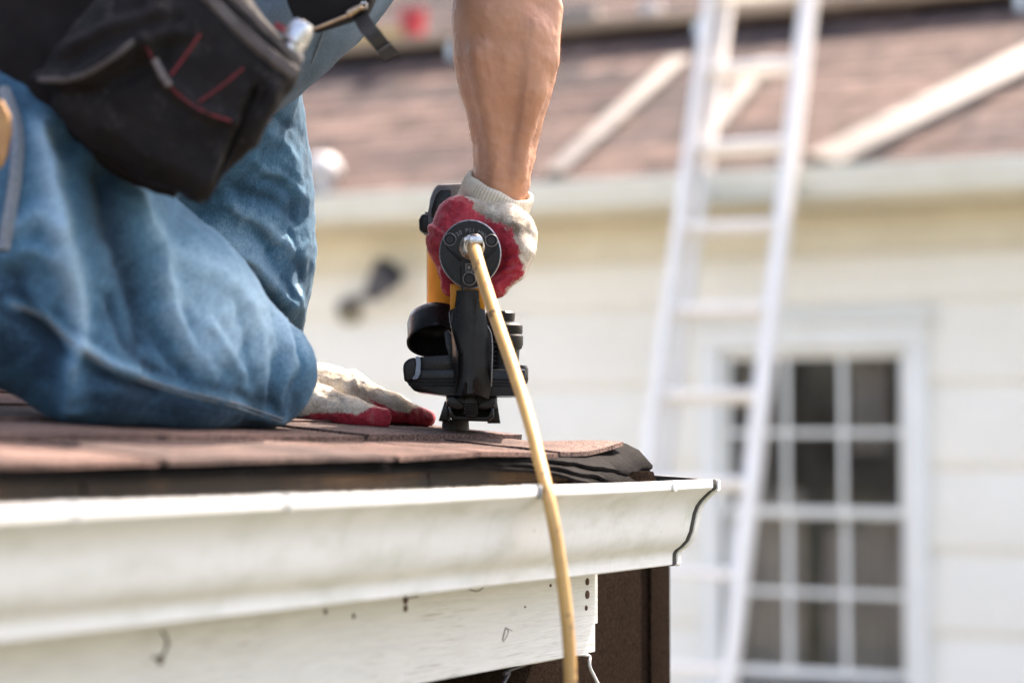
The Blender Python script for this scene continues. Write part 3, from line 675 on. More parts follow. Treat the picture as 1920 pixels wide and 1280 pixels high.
p = on_plank(px_r(1040)) - N2 * .05
o = prism('lumber_piece', [p, p - N2 * .10, p - N2 * .10 + Vector((0, 0, .07)), p + Vector((0, 0, .07))], E2 * .30, 'board_white', None, .004); tag(o, 'short white lumber piece lying on the roof plank', 'lumber')
# white vent hood near the gutter
r_, h_ = roof2_hit(596, 362)
o = lathe('roof_vent', [(0, -.05), (.055, -.05), (.055, .06), (.085, .065), (.085, .085), (.07, .12), (.04, .145), (0, .15)], R2(r_, h_ + .04), (0, 0, 1), 'white_plastic'); tag(o, 'rounded white vent cap at the lower edge of the reddish roof', 'vent')
# wall spotlight
sl = thing('wall_light', 'small dark spotlight with tan mount on the pale clapboard wall', 'lamp')
c0 = wall_hit(655, 582, .02); lathe('mount', [(0, -.02), (.06, -.02), (.06, .012), (.035, .03), (0, .03)], c0, N2, 'lamp_tan', sl)
c1 = wall_hit(700, 548, .13); tube('arm', smooth_path([c0 + N2 * .02, c0 + N2 * .08 + Vector((0, 0, .015)), c1], 5), .016, 'lamp_dark', sl)
ax = (wall_hit(735, 500, .16) - c1).normalized(); lathe('head', [(0, -.03), (.035, -.025), (.05, .02), (.072, .10), (.075, .14), (.068, .14), (.045, .05), (0, .04)], c1, ax, 'lamp_dark', sl)

# ================================================================== PERSON
person = thing('person', 'person in faded blue jeans and work gloves kneeling on the shingles', 'person')
def A3(*q): return [np.array(P(*x), np.float32) for x in q]
def R(Y, *r): return [x * mpp(Y) for x in r]
# ---- jeans
near_thigh = A3((480, 690, 2.20), (300, 585, 2.12), (55, 470, 2.05), (-190, 330, 2.04)); near_tr = R(2.1, 98, 165, 225, 262)
near_shin = A3((488, 704, 2.20), (330, 700, 2.10), (170, 678, 2.03), (-40, 560, 1.99), (-300, 520, 2.0)); near_sr = R(2.1, 98, 100, 106, 100, 80)
far_leg = A3((470, 690, 2.46), (452, 480, 2.45), (418, 330, 2.43), (395, 190, 2.40), (330, 60, 2.35)); far_lr = R(2.43, 92, 122, 147, 145, 160)
def f_jeans(p):
    d = chain(p, near_thigh, near_tr, .05); d = smin(d, chain(p, near_shin, near_sr, .04), .035)
    e = chain(p, far_leg, far_lr, .05); e = smin(e, chain(p, A3((470, 700, 2.47), (250, 690, 2.50), (-20, 600, 2.5)), R(2.45, 88, 95, 80), .04), .04)
    d = smin(d, e, .03); h = rcone(p, P(20, 260, 2.12), P(260, 120, 2.34), .145, .14); d = smin(d, h, .06)
    return d
JL = P(-330, 900, 2.2); v, q = surf(f_jeans, (-.82, 1.80, EYE - .06), (-.185, 2.72, EYE + .56), .0042)
v = relax(v, q, 3); me = np_mesh('jeans', v, q); nrm = normals(me); px, py = proj(v)
front = np.clip(-nrm[:, 1] * .9 + nrm[:, 2] * .35 + .35, 0, 1)
nearmask = 1 / (1 + np.exp((v[:, 1] - 2.27) / .02))
fold = np.zeros(len(v)); fade_light = np.zeros(len(v))
FOLDS = [  # polyline, width px, height mm, 1 = near leg / 0 = far leg
 ([(75, 250), (105, 380), (128, 500), (146, 620), (140, 760)], 22, 9, 1), ([(190, 330), (215, 430), (245, 520), (275, 640)], 26, -8, 1), ([(20, 420), (70, 400), (100, 430)], 20, 5, 1),
 ([(255, 380), (300, 480), (330, 590), (400, 680)], 22, 6, 1), ([(30, 520), (60, 600), (110, 650)], 24, -6, 1), ([(0, 480), (40, 460), (95, 480)], 16, 4, 1),
 ([(330, 470), (420, 520), (500, 590), (548, 680)], 30, 4, 1), ([(290, 600), (320, 660), (345, 690)], 13, -5, 1), ([(350, 590), (372, 640), (410, 690)], 12, -4, 1),
 ([(395, 610), (430, 660), (450, 700)], 10, 3.5, 1), ([(440, 560), (455, 620), (470, 720)], 9, -3, 1), ([(470, 575), (490, 640), (497, 730)], 8, 3, 1), ([(505, 590), (515, 660), (512, 750)], 8, -3.5, 1),
 ([(530, 600), (538, 680), (528, 770)], 8, 3, 1), ([(548, 610), (560, 690), (550, 770)], 8, -3, 1), ([(160, 700), (300, 745), (430, 770)], 16, -3, 1), ([(150, 650), (200, 690), (260, 700)], 14, 4, 1),
 ([(200, 560), (230, 640), (290, 700)], 14, -4, 1), ([(60, 560), (110, 620), (130, 690)], 16, 5, 1), ([(300, 745), (420, 775), (520, 790)], 10, 3, 1), ([(440, 735), (480, 770)], 8, -3, 1),
 ([(340, 400), (400, 430), (470, 480), (545, 570)], 18, 9, 0), ([(330, 440), (400, 475), (480, 540), (560, 640)], 16, -8, 0), ([(430, 380), (500, 430), (565, 470)], 15, 5, 0), ([(420, 340), (490, 370), (560, 400)], 13, -4, 0),
 ([(500, 240), (535, 270), (560, 320)], 12, 4, 0), ([(510, 210), (550, 235)], 9, -4, 0), ([(480, 300), (530, 330), (565, 370)], 10, 4, 0), ([(500, 330), (545, 360), (570, 410)], 8, -3, 0), ([(520, 290), (565, 340)], 6, 2.5, 0),
 ([(400, 360), (380, 400), (330, 440)], 14, -5, 0), ([(520, 480), (560, 560), (575, 640)], 10, 4, 0), ([(545, 430), (570, 520)], 8, -3, 0), ([(470, 420), (530, 500), (560, 590)], 12, -4, 0)]
wx = px + 9 * fbm(v * 26, 3); wy = py + 9 * fbm(v * 26 + 40, 3)
for line, w, hgt, isn in FOLDS:
    d = poly_dist(wx, wy, line); msk = nearmask if isn else 1 - nearmask; g_ = np.exp(-np.abs(d / w) ** 1.5) * msk * front; fold += hgt * .0017 * g_
    fade_light += .042 * hgt * g_ * (.8 if hgt > 0 else .9)  # ridges worn lighter; shade in the creases painted darker
st = np.stack([(v[:, 0] * .55 + v[:, 2] * .83) * 14, (v[:, 0] * .83 - v[:, 2] * .55) * 42, v[:, 1] * 22], 1)
n1 = fbm(st, 3); rid = 1 - np.abs(n1) * 1.6
st2 = np.stack([(v[:, 0] * .35 + v[:, 2] * .94) * 26, (v[:, 0] * .94 - v[:, 2] * .35) * 75, v[:, 1] * 40], 1)
rid2 = np.clip(1 - np.abs(fbm(st2, 2)) * 3.2, 0, 1)
fold += front * (.0016 * n1 + .0028 * np.clip(rid, 0, 1) ** 3 * np.clip(fbm(v * 9 + 3, 2) + .4, 0, 1) + .0009 * rid2 * np.clip(fbm(v * 12 + 8, 2) + .25, 0, 1)) + .0012 * fbm(v * 70, 3)
fade_light += .07 * rid2 * np.clip(fbm(v * 12 + 8, 2) + .25, 0, 1) + .06 * np.clip(rid, 0, 1) ** 3 - .05
fade_light += 1.2 * np.exp(-(poly_dist(px, py, [(556, 516), (552, 530), (560, 545)]) / 4.5) ** 2) * (1 - nearmask)
SEAM = [(20, 568), (80, 590), (135, 640), (220, 690), (330, 728), (430, 752), (480, 768), (530, 785)]
sd_ = poly_dist(px, py, SEAM); fold += .0022 * np.exp(-(sd_ / 9) ** 2) * nearmask; fade_light += (.20 * np.exp(-(sd_ / 10) ** 2) - .12 * np.exp(-((sd_ - 22) / 9) ** 2)) * nearmask
kneew = np.exp(-(((px - 440) / 170) ** 2 + ((py - 590) / 120) ** 2)) * nearmask
fade_light += .12 + .40 * kneew + .05 * np.clip(n1, -1, 1) + .04 * fbm(v * 30 + 9, 3) + .25 * np.exp(-poly_dist(px, py, [(70, 240), (120, 480), (145, 640)]) / 22) * nearmask  # worn knee, with its sunlit patch and the long fold's highlight painted in
fade_light += .22 * np.exp(-(((px - 470) / 90) ** 2 + ((py - 440) / 90) ** 2)) * (1 - nearmask) - .16 * np.exp(-poly_dist(px, py, [(0, 640), (160, 740), (420, 790)]) / 40) * nearmask  # far-thigh highlight painted lighter; leg underside darkened as dirt and painted shade
v2 = v + nrm * fold[:, None]
# keep the cloth on top of the shingles
gn_ = G0.x * N.x + G0.y * N.y
def floor_clamp(v2, eps=.0008):
    t_ = v2[:, 0] * N.x + v2[:, 1] * N.y - gn_; zr_ = EYE + ZE + SLOPE * (TE - t_) + eps; v2[:, 2] = np.maximum(v2[:, 2], zr_); return v2
v2 = floor_clamp(v2); me.vertices.foreach_set('co', v2.astype(np.float32).ravel()); me.update(); set_attr(me, 'fade_light', fade_light)
jeans = link('jeans', me, 'denim', person, True); VJ = v2; PXJ, PYJ = proj(VJ)
def snap(V, PX, PY, x, y, lift=.001, rad=14):
    m = np.hypot(PX - x, PY - y) < rad
    if not m.any(): return P(x, y, 2.0)
    c = V[m]; Y = c[:, 1].min(); near = c[c[:, 1] < Y + .02]; w = np.hypot(*(np.array(proj(near)) - np.array([[x], [y]]))); Yk = near[np.argsort(w)[:4], 1].mean()
    return P(x, y, Yk - lift)
def seam(name, V, PX, PY, line, r, mat, parent, n=8, lift=0.0006):
    fine = [(p.x, p.y) for p in smooth_path([Vector((x, y, 0)) for x, y in line], n)]; pts = [snap(V, PX, PY, x, y, lift) for x, y in fine]
    ys = [p.y for p in pts]
    for _ in range(3): ys = [ys[0]] + [(ys[i - 1] + 2 * ys[i] + ys[i + 1]) / 4 for i in range(1, len(ys) - 1)] + [ys[-1]]
    pts = [P(x, y, Y) for (x, y), Y in zip(fine, ys)]; return tube(name, pts, r, mat, parent, 6)
seam('leg_seam', VJ, PXJ, PYJ, [(20, 568), (80, 590), (135, 640), (220, 690), (330, 728), (430, 752), (480, 768), (530, 785)], .0008, 'denim_thread', jeans)
seam('leg_seam', VJ, PXJ, PYJ, [(20, 574), (80, 597), (135, 648), (220, 698), (330, 736), (430, 760), (480, 776), (528, 791)], .0006, 'denim_thread', jeans)
seam('pocket_hem', VJ, PXJ, PYJ, [(6, 168), (30, 235), (32, 300), (22, 380), (6, 470)], .0065, 'denim_thread', jeans)
# ---- body (torso, arms, head) as one surface
arm_c = A3((956, -420, 2.34), (950, -190, 2.38), (947, -60, 2.40), (948, 40, 2.405), (949, 105, 2.41), (949, 155, 2.415), (948, 222, 2.42), (945, 288, 2.425), (940, 340, 2.43), (928, 400, 2.43)); arm_r = R(2.41, 92, 84, 96, 100, 97.5, 88, 69, 57, 53, 46)
larm = A3((690, -540, 2.62), (520, -150, 2.66), (450, 250, 2.66), (480, 600, 2.57), (532, 714, 2.50)); larm_r = R(2.55, 85, 72, 66, 48, 40)
tend = [A3((1000, 60, 2.365), (1000, 170, 2.375), (984, 250, 2.388), (972, 335, 2.403)), A3((900, 100, 2.365), (915, 190, 2.380), (930, 300, 2.397), (930, 345, 2.402)), A3((1025, 10, 2.38), (1022, 110, 2.38), (1005, 180, 2.395))]
def f_body(p):
    d = chain(p, A3((300, 100, 2.30), (500, -90, 2.32), (720, -360, 2.38), (860, -560, 2.42)), [.10, .095, .12, .13], .08)
    a = chain(p, arm_c, arm_r, .008)
    for k, rr in zip(tend, ((30, 26, 16, 11), (22, 18, 12, 10), (30, 26, 14))): a = smin(a, chain(p, k, R(2.4, *rr), .004), .012)
    d = smin(d, rcone(p, P(860, -560, 2.42), P(956, -480, 2.33), .10, .065), .06); d = smin(d, a, .05)
    d = smin(d, rcone(p, P(860, -560, 2.42), P(700, -560, 2.60), .10, .06), .06); d = smin(d, chain(p, larm, larm_r, .03), .05)
    d = smin(d, rcone(p, P(880, -600, 2.45), P(1010, -740, 2.47), .062, .058), .05)
    hc = np.array(P(1080, -800, 2.48)); d = smin(d, ell(p, hc, (.105, .078, .115)), .03); d = smin(d, rcone(p, hc + np.array((.095, 0, -.01)), hc + np.array((.118, 0, -.035)), .012, .016), .02)
    for sgn in (-1, 1): d = smin(d, ell(p, hc + np.array((0, .078 * sgn, -.005)), (.02, .01, .032)), .01)
    return d
v, q = surf(f_body, (-.52, 2.12, EYE - .02), (.28, 2.80, EYE + 1.18), .006); v = relax(v, q, 2, .35); me = np_mesh('body', v, q); bm = bmesh.new(); bm.from_mesh(me)
cc_ = np.array([f.calc_center_median() for f in bm.faces]); fx, fy = proj(cc_); bm.faces.ensure_lookup_table()
sel_f = [bm.faces[i] for i in np.nonzero((fx > 820) & (fx < 1080) & (fy > -60) & (fy < 420))[0]]
bmesh.ops.subdivide_edges(bm, edges=list({e for f in sel_f for e in f.edges}), cuts=3, use_grid_fill=True, smooth=.6); bm.to_mesh(me); bm.free()
v = np.empty(len(me.vertices) * 3, np.float32); me.vertices.foreach_get('co', v); v = v.reshape(-1, 3); nrm = normals(me); px, py = proj(v)
dsp = .0009 * fbm(v * 28, 3) - .0012 * np.exp(-(poly_dist(px, py, [(975, 90), (968, 200), (958, 300)]) / 12) ** 2) - .0010 * np.exp(-(poly_dist(px, py, [(888, 270), (893, 320)]) / 5) ** 2)
for line, w, hg in (([(1000, 40), (992, 120), (985, 180), (976, 240), (966, 290), (962, 335)], 6, .9), ([(905, 60), (922, 140), (936, 210), (938, 270), (930, 330)], 6, .7), ([(985, 180), (962, 215), (955, 260)], 4.5, .6), ([(893, 265), (899, 300), (896, 335)], 4, .9), ([(958, 150), (962, 200), (958, 260), (950, 320)], 14, -.5), ([(1015, 90), (1008, 170), (995, 240)], 10, -.7), ([(905, 330), (950, 345), (985, 342)], 3, -.5), ([(902, 318), (945, 330), (985, 328)], 2.5, -.35)):
    dsp += hg * .00065 * np.exp(-(poly_dist(px + 3 * vnoise(v * 60), py, line) / w) ** 2)
dsp += .00035 * fbm(v * 150, 2)
v = v + nrm * dsp[:, None]; me.vertices.foreach_set('co', v.astype(np.float32).ravel()); me.update(); set_attr(me, 'fade_light', np.zeros(len(v))); body = link('body', me, 'skin', person, True); VB = v; NB = normals(me)
def fuzz(name, V, Nn, sel, count, lmin, lmax, w, mat, parent, droop=(0, 0, 0), jit=.6):
    idx = RNG.choice(np.nonzero(sel)[0], count); o = V[idx] + RNG.normal(0, .0012, (count, 3)) * (1 - np.abs(Nn[idx])); dr = Nn[idx] + RNG.normal(0, jit, (count, 3)) + np.array(droop); dr /= np.linalg.norm(dr, axis=1)[:, None]
    ln = RNG.uniform(lmin, lmax, count)[:, None]; sd = np.cross(dr, np.array((0.1, 1, 0.05))); sd /= np.linalg.norm(sd, axis=1)[:, None] + 1e-9
    o = o - Nn[idx] * .0006; vv = np.stack([o - sd * w, o + sd * w, o + dr * ln + np.array(droop) * ln * .4], 1).reshape(-1, 3)
    me = np_mesh(name, vv, np.arange(len(vv)).reshape(-1, 3)); ob = link(name, me, mat, parent); ob['kind'] = 'stuff'; return ob
bx, by = proj(VB); sel = (by > -20) & (by < 330) & (bx > 830) & (bx < 1070) & (np.abs(NB[:, 1]) < .55)
fuzz('arm_hair', VB, NB, sel, 700, .004, .011, .00009, 'arm_hair', body, (0, -.1, -.55), .45)
# hair
hc = np.array(P(1080, -800, 2.48)); v, q = surf(lambda p: np.maximum(ell(p, hc + np.array((-.008, 0, .012)), (.112, .086, .118)), (p[:, 0] - hc[0]) * .7 - (p[:, 2] - hc[2]) + .01), hc - .16, hc + .16, .008); link('hair', np_mesh('hair', v, q), 'bark', person, True)
# ---- shirt
def f_shirt(p):
    d = chain(p, A3((290, 110, 2.27), (492, -80, 2.28), (720, -345, 2.36), (860, -560, 2.42)), [.128, .116, .145, .15], .08)
    d = smin(d, chain(p, A3((860, -560, 2.42), (956, -470, 2.33), (952, -260, 2.37)), [.12, .085, .072], .04), .06)
    return smin(d, chain(p, A3((860, -560, 2.42), (690, -550, 2.62), (560, -250, 2.66)), [.12, .08, .066], .04), .06)
v, q = surf(f_shirt, (-.62, 2.05, EYE + .22), (.24, 2.82, EYE + 1.05), .009); v = relax(v, q, 2); me = np_mesh('shirt', v, q); nrm = normals(me)
v = v + nrm * (.004 * fbm(v * np.array((20, 20, 9)), 3) + .0015 * fbm(v * 60, 2))[:, None]; me.vertices.foreach_set('co', v.astype(np.float32).ravel()); me.update(); set_attr(me, 'fade_light', .15 + .1 * fbm(v * 20, 3)); shirt = link('shirt', me, 'shirt_cloth', person, True); VS_ = v; PXS, PYS = proj(v)
seam('shirt_seam', VS_, PXS, PYS, [(612, 42), (598, 85), (585, 118)], .0012, 'denim_thread', shirt)
# boots (hidden behind the knees)
for c in ((-330, 560, 2.0), (-40, 600, 2.5)):
    a, b = np.array(P(*c)), np.array(P(c[0] - 120, c[1] + 70, c[2])); zf = None
    v, q = surf(lambda p: smin(rcone(p, a, b, .05, .05), rcone(p, b, b + np.array((.02, .0, -.06)), .045, .04), .03), np.minimum(a, b) - .16, np.maximum(a, b) + .16, .01); link('boot', np_mesh('boot', floor_clamp(v), q), 'tan_leather', person, True)
# ---- right glove gripping the handle
M_ = mpp(2.42)
def c_px(p, pts, k=.012): return chain(p, A3(*[(x, y, Y) for x, y, Y, r in pts]), [r * M_ for x, y, Y, r in pts], k)
def f_rg(p):
    d = c_px(p, [(930, 412, 2.434, 40), (930, 420, 2.428, 50), (926, 432, 2.418, 56)])
    d = smin(d, c_px(p, [(905, 415, 2.42, 38), (862, 414, 2.400, 42), (847, 452, 2.392, 44), (852, 496, 2.395, 33)]), .016)
    for Y in (2.395, 2.43): d = smin(d, c_px(p, [(948, 425, Y + .006, 43), (962, 442, Y, 40), (968, 472, Y, 34)]), .014)
    g_ = None
    for i, Y in enumerate((2.378, 2.402, 2.426, 2.450)):
        e = c_px(p, [(970, 470, Y, 30 - i), (965, 505, Y, 20), (932, 538, Y, 18), (880, 556, Y, 16.5), (845, 538, Y, 15), (838, 508, Y, 14)], .006); g_ = e if g_ is None else smin(g_, e, .004)
    d = smin(d, g_, .007); d = smin(d, c_px(p, [(932, 440, 2.395, 34), (930, 490, 2.395, 32), (918, 530, 2.395, 22)]), .008)
    return smin(d, c_px(p, [(900, 400, 2.455, 30), (838, 420, 2.475, 22), (826, 455, 2.478, 19), (840, 478, 2.48, 16)]), .01)
c = P(900, 450, 2.42); v, q = surf(f_rg, (c.x - .075, 2.33, c.z - .085), (c.x + .085, 2.52, c.z + .085), .0019); v = relax(v, q, 1, .4); me = np_mesh('work_glove', v, q); nrm = normals(me); px, py = proj(v)
dsp = .0007 * fbm(v * 120, 3) + .0004 * fbm(v * 420, 2)
for line, w, hgt in (([(972, 473), (935, 488), (915, 500)], 4, -1.8), ([(974, 494), (940, 500), (915, 515)], 4, -1.8), ([(970, 512), (940, 517), (918, 532)], 4, -1.6), ([(965, 460), (930, 470)], 4, -1.0), ([(972, 483), (940, 493)], 3, 1.0), ([(972, 503), (940, 509)], 3, 1.0),
                     ([(800, 436), (822, 445), (842, 450)], 4, -2.0), ([(806, 412), (826, 428), (838, 445)], 4, -1.6), ([(806, 425), (830, 437)], 4, 1.2), ([(803, 460), (830, 462)], 5, -1.0), ([(870, 370), (905, 400), (945, 420)], 6, -1.0), ([(840, 400), (850, 430)], 6, -.8)):
    dsp += hgt * .001 * np.exp(-(poly_dist(px + 2 * vnoise(v * 150), py, line) / w) ** 2)
v = v + nrm * dsp[:, None]; me.vertices.foreach_set('co', v.astype(np.float32).ravel()); me.update()
RED = [(862, 352), (842, 352), (780, 410), (780, 570), (935, 575), (955, 540), (982, 512), (970, 470), (962, 440), (948, 424), (912, 412), (893, 396), (880, 370)]
coat = .475 - poly_sdf(px, py, RED) / 15 * .3 + .12 * fbm(v * 160, 2); coat = np.clip(coat, -1, 1.5)
dirt = .75 * np.exp(-(poly_dist(px, py, [(885, 392), (915, 410), (955, 424), (985, 428)]) / 15) ** 2) + .5 * np.exp(-(poly_dist(px, py, [(962, 425), (975, 455), (978, 470)]) / 9) ** 2) + .18 * fbm(v * 90, 3)
set_attr(me, 'coat', coat); set_attr(me, 'dirt', np.clip(dirt, 0, 1)); rg = link('work_glove', me, 'glove_knit', person, True); rg['label'] = 'cream knit glove with red coated palm gripping the nailer handle'
Nn = normals(me); fuzz('glove_fuzz', v, Nn, coat < .55, 6500, .0010, .0034, .00011, 'fuzz', rg); fuzz('glove_fuzz', v, Nn, (coat > .5) & (px < 850), 900, .0008, .0026, .0001, 'fuzz', rg)
# cuff
def cuff(name, c, A, Rr, Ln, parent, ribs=66, sx=1.0, end=1.02):
    A = A.normalized(); e1 = (Vector((1, 0, 0)) - A * A.x).normalized(); e2 = A.cross(e1); bm = bmesh.new(); n = ribs * 4; rings = []
    prof = [(.86, -.010), (.90, .0004), (.95, .0018), (1.0, .0010), (1.035, -.0015), (1.05, -.005), (1.06, -.009), (1.06, -.014), (1.05, -.018), (1.02, -.0205), (1.04, -.024), (1.05, -.034), (end, -Ln)]
    for j, (f, h) in enumerate(prof):
        ring = []
        for k in range(n):
            th = 2 * math.pi * k / n; rb = .0007 * math.cos(ribs * th) * (1 if j > 0 else 0); wv = .0012 * math.sin(3 * th + 1) + .0008 * math.sin(7 * th)
            ring.append(bm.verts.new(c + A * (h + wv) + (e1 * math.cos(th) * sx + e2 * math.sin(th)) * (Rr * f + rb)))
        rings.append(ring)
    for a, b in zip(rings, rings[1:]):
        for k in range(n): bm.faces.new((a[k], a[(k + 1) % n], b[(k + 1) % n], b[k]))
    o = from_bm(name, bm, 'cuff_knit', parent, True); return o
cf = cuff('cuff', P(939, 349, 2.430), Vector((.40, -.34, .84)), .0385, .046, rg, end=1.03)
me = cf.data; vv = np.empty(len(me.vertices) * 3, np.float32); me.vertices.foreach_get('co', vv); vv = vv.reshape(-1, 3); fuzz('glove_fuzz', vv, normals(me), np.ones(len(vv), bool), 2600, .0008, .0026, .0001, 'fuzz', rg)
# ---- left glove flat on the shingles
def f_lg(p):
    d = c_px(p, [(520, 716, 2.485, 40), (598, 733, 2.462, 50), (652, 733, 2.462, 43)])
    for x, Y in ((0, 2.452), (4, 2.475), (-4, 2.498), (-22, 2.518)):
        e = c_px(p, [(655, 733, Y, 36), (735 + x * .6, 765, Y + .015, 25), (797 + x, 784, Y + .04, 17)], .01); d = smin(d, e, .006)
    t = c_px(p, [(560, 745, 2.43, 36), (600, 758, 2.412, 34), (655, 773, 2.400, 28), (714, 784, 2.403, 20.5)], .01)
    return smin(d, t, .007)
v, q = surf(f_lg, (-.30, 2.34, EYE - .02), (-.07, 2.62, EYE + .12), .0019); v = relax(v, q, 1, .4); me = np_mesh('work_glove', v, q); nrm = normals(me); px, py = proj(v)
dsp = .0008 * fbm(v * 110, 3) + .0004 * fbm(v * 420, 2)
for line, w, hgt in (([(652, 690), (660, 715), (665, 735)], 6, -1.8), ([(672, 700), (678, 735)], 5, -1.4), ([(600, 735), (625, 742), (640, 755)], 6, -1.5), ([(772, 770), (778, 800)], 3, -1.4), ([(785, 772), (790, 800)], 3, -1.2), ([(760, 768), (764, 798)], 3, -1.2), ([(575, 720), (600, 730)], 6, -1), ([(640, 700), (645, 730)], 5, 1)):
    dsp += hgt * .001 * np.exp(-(poly_dist(px + 2 * vnoise(v * 150), py, line) / w) ** 2)
v = floor_clamp(v + nrm * dsp[:, None], .0012); me.vertices.foreach_set('co', v.astype(np.float32).ravel()); me.update()
RED2 = [(556, 784), (585, 775), (640, 773), (668, 777), (690, 768), (702, 760), (694, 750), (716, 758), (746, 771), (768, 775), (776, 764), (800, 762), (850, 772), (850, 830), (556, 830)]
coat = .475 - poly_sdf(px + 3 * fbm(v * 200, 2), py, RED2) / 9 * .3 ; dirt = .55 * np.exp(-(poly_dist(px, py, [(663, 730), (700, 748), (745, 765)]) / 12) ** 2) + .30 * np.exp(-(poly_dist(px, py, [(590, 765), (620, 750), (650, 762)]) / 22) ** 2) + .15 * fbm(v * 80, 3)
set_attr(me, 'coat', np.clip(coat, -1, 1.5)); set_attr(me, 'dirt', np.clip(dirt, 0, 1)); lg = link('work_glove', me, 'glove_knit', person, True); lg['label'] = 'cream knit glove with red fingertips flat on the shingles'
fuzz('glove_fuzz', v, normals(me), coat < .5, 4500, .0010, .0030, .00011, 'fuzz', lg)

# ================================================================== TOOL BELT
belt = thing('tool_belt', 'worn black tool belt with stitched pouch on the kneeling person\'s hip', 'tool belt')
def pouch(name, poly, Yc, half, bulge, mat, parent, h=.004, folds=()):
    xs = [x for x, _ in poly]; ys = [y for _, y in poly]; a = P(min(xs) - 20, max(ys) + 20, Yc - half - bulge); b = P(max(xs) + 20, min(ys) - 20, Yc + half + bulge); lo = (min(a.x, P(min(xs) - 20, 0, Yc + half + bulge).x), Yc - half - bulge - .015, a.z - .02); hi = (max(b.x, a.x + .05) + .01, Yc + half + bulge + .015, b.z + .02)
    def f(p):
        X, Y = proj(p); sd = poly_sdf(X, Y, poly) * mpp(Yc); th = half + bulge * np.clip(-sd / .05, 0, 1) ** .7; dy = np.abs(p[:, 1] - Yc) - th; r = .012
        u = np.maximum(sd + r, 0); w = np.maximum(dy + r, 0); return np.sqrt(u * u + w * w) + np.minimum(np.maximum(sd + r, dy + r), 0) - r
    v, q = surf(f, lo, hi, h); v = relax(v, q, 2); me = np_mesh(name, v, q); nrm = normals(me); X, Y = proj(v); d = .0030 * fbm(v * 22, 3) + .0010 * fbm(v * 90, 2)
    for line, w, hgt in folds: d = d + hgt * .0014 * np.exp(-(poly_dist(X + 6 * vnoise(v * 40), Y, line) / w) ** 2)
    v = v + nrm * d[:, None]; me.vertices.foreach_set('co', v.astype(np.float32).ravel()); me.update(); return link(name, me, mat, parent, True), v, *proj(v)
po, VP, PXP, PYP = pouch('pouch', [(72, 145), (108, 85), (175, 5), (230, -70), (430, -70), (478, 10), (566, 122), (552, 165), (530, 188), (455, 300), (382, 386), (330, 355), (250, 338), (150, 262), (95, 195)], 1.93, .020, .022, 'pouch_leather', belt,
    folds=(([(70, 150), (150, 150), (250, 85), (330, 60)], 16, 7), ([(80, 175), (180, 175), (270, 120)], 16, -5), ([(265, 65), (310, 150), (370, 205), (445, 230)], 10, 6), ([(480, 180), (440, 290), (390, 375)], 11, -7), ([(455, 170), (420, 280), (370, 360)], 10, 4), ([(120, 100), (200, 60), (300, 20)], 14, 5), ([(330, 30), (310, 110)], 10, -4), ([(200, 240), (300, 300), (380, 330)], 30, 4), ([(510, 170), (470, 260)], 14, 5), ([(180, 300), (250, 330)], 12, -4)))
pouch('hip_panel', [(-330, -160), (430, -160), (420, 250), (330, 380), (255, 352), (150, 285), (70, 212), (0, 158), (-330, 60)], 1.992, .018, .006, 'black_cloth', belt, .008)
hem = seam('pouch_hem', VP, PXP, PYP, [(352, -40), (400, 8), (440, 50), (490, 95), (548, 140)], .0085, 'pouch_hem', po, 6, -.004)
seam('pouch_hem', VP, PXP, PYP, [(405, -40), (450, 10), (500, 62), (556, 118)], .0060, 'pouch_hem', po, 6, -.002)
seam('pouch_hem', VP, PXP, PYP, [(74, 150), (140, 146), (200, 116), (252, 78)], .0032, 'pouch_hem', po, 6, -.0012)
seam('stitching', VP, PXP, PYP, [(376, 64), (348, 104), (320, 142)], (.0012), 'red_thread', po, 5)
seam('stitching', VP, PXP, PYP, [(456, 128), (415, 162), (372, 192)], .0009, 'red_thread', po, 5)
seam('stitching', VP, PXP, PYP, [(262, 64), (280, 98), (292, 122)], .0010, 'red_thread', po, 5); seam('stitching', VP, PXP, PYP, [(290, 112), (305, 142), (318, 160)], .0034, 'grey_thread', po, 5)
seam('stitching', VP, PXP, PYP, [(318, 160), (340, 182), (372, 204), (410, 220), (446, 230)], .0009, 'red_thread', po, 5)
seam('piping', VP, PXP, PYP, [(492, 165), (470, 220), (430, 300), (386, 374)], .0026, 'black_cloth', po, 6)
tip = prism('label_tab', [P(518, 40, 1.90), P(536, 50, 1.90), P(532, 62, 1.90), P(513, 50, 1.90)], (0, .004, 0), 'red_thread', po, 0)
tool = thing('hand_tool', 'silver metal tool end sticking out of the black pouch', 'tool')
a, b = P(540, 108, 1.93), P(566, 52, 1.93); lathe('shaft', [(0, -.06), (.010, -.06), (.010, .012), (.0115, .014), (.0115, .026), (.009, .034), (0, .036)], a, b - a, 'steel', tool, 20)
lathe('collar', [(.0118, 0), (.0135, .001), (.0135, .006), (.0118, .007)], a, b - a, 'gun_edge', tool, 20)
cs = prism('zip_case', [P(x, y, 2.10) for x, y in ((540, -60), (720, -60), (694, 8), (684, 22), (592, 52), (552, 40), (536, 0))], (0, .035, 0), 'black_cloth', belt, .004)
tube('zip', smooth_path([P(590, 54, 2.097), P(630, 38, 2.096), P(664, 24, 2.095), P(686, 13, 2.097)], 6), .0017, 'brass', cs, 8)
lathe('zip_pull', [(0, -.008), (.0034, -.007), (.0040, 0), (.0034, .008), (0, .010)], P(664, 21, 2.092), P(690, 8, 2.092) - P(664, 21, 2.092), 'brass', cs, 12); tube('zip_pull', smooth_path([P(680, 18, 2.094), P(676, 8, 2.09), P(686, 6, 2.09), P(687, 16, 2.094)], 5), .0010, 'steel', cs, 6)
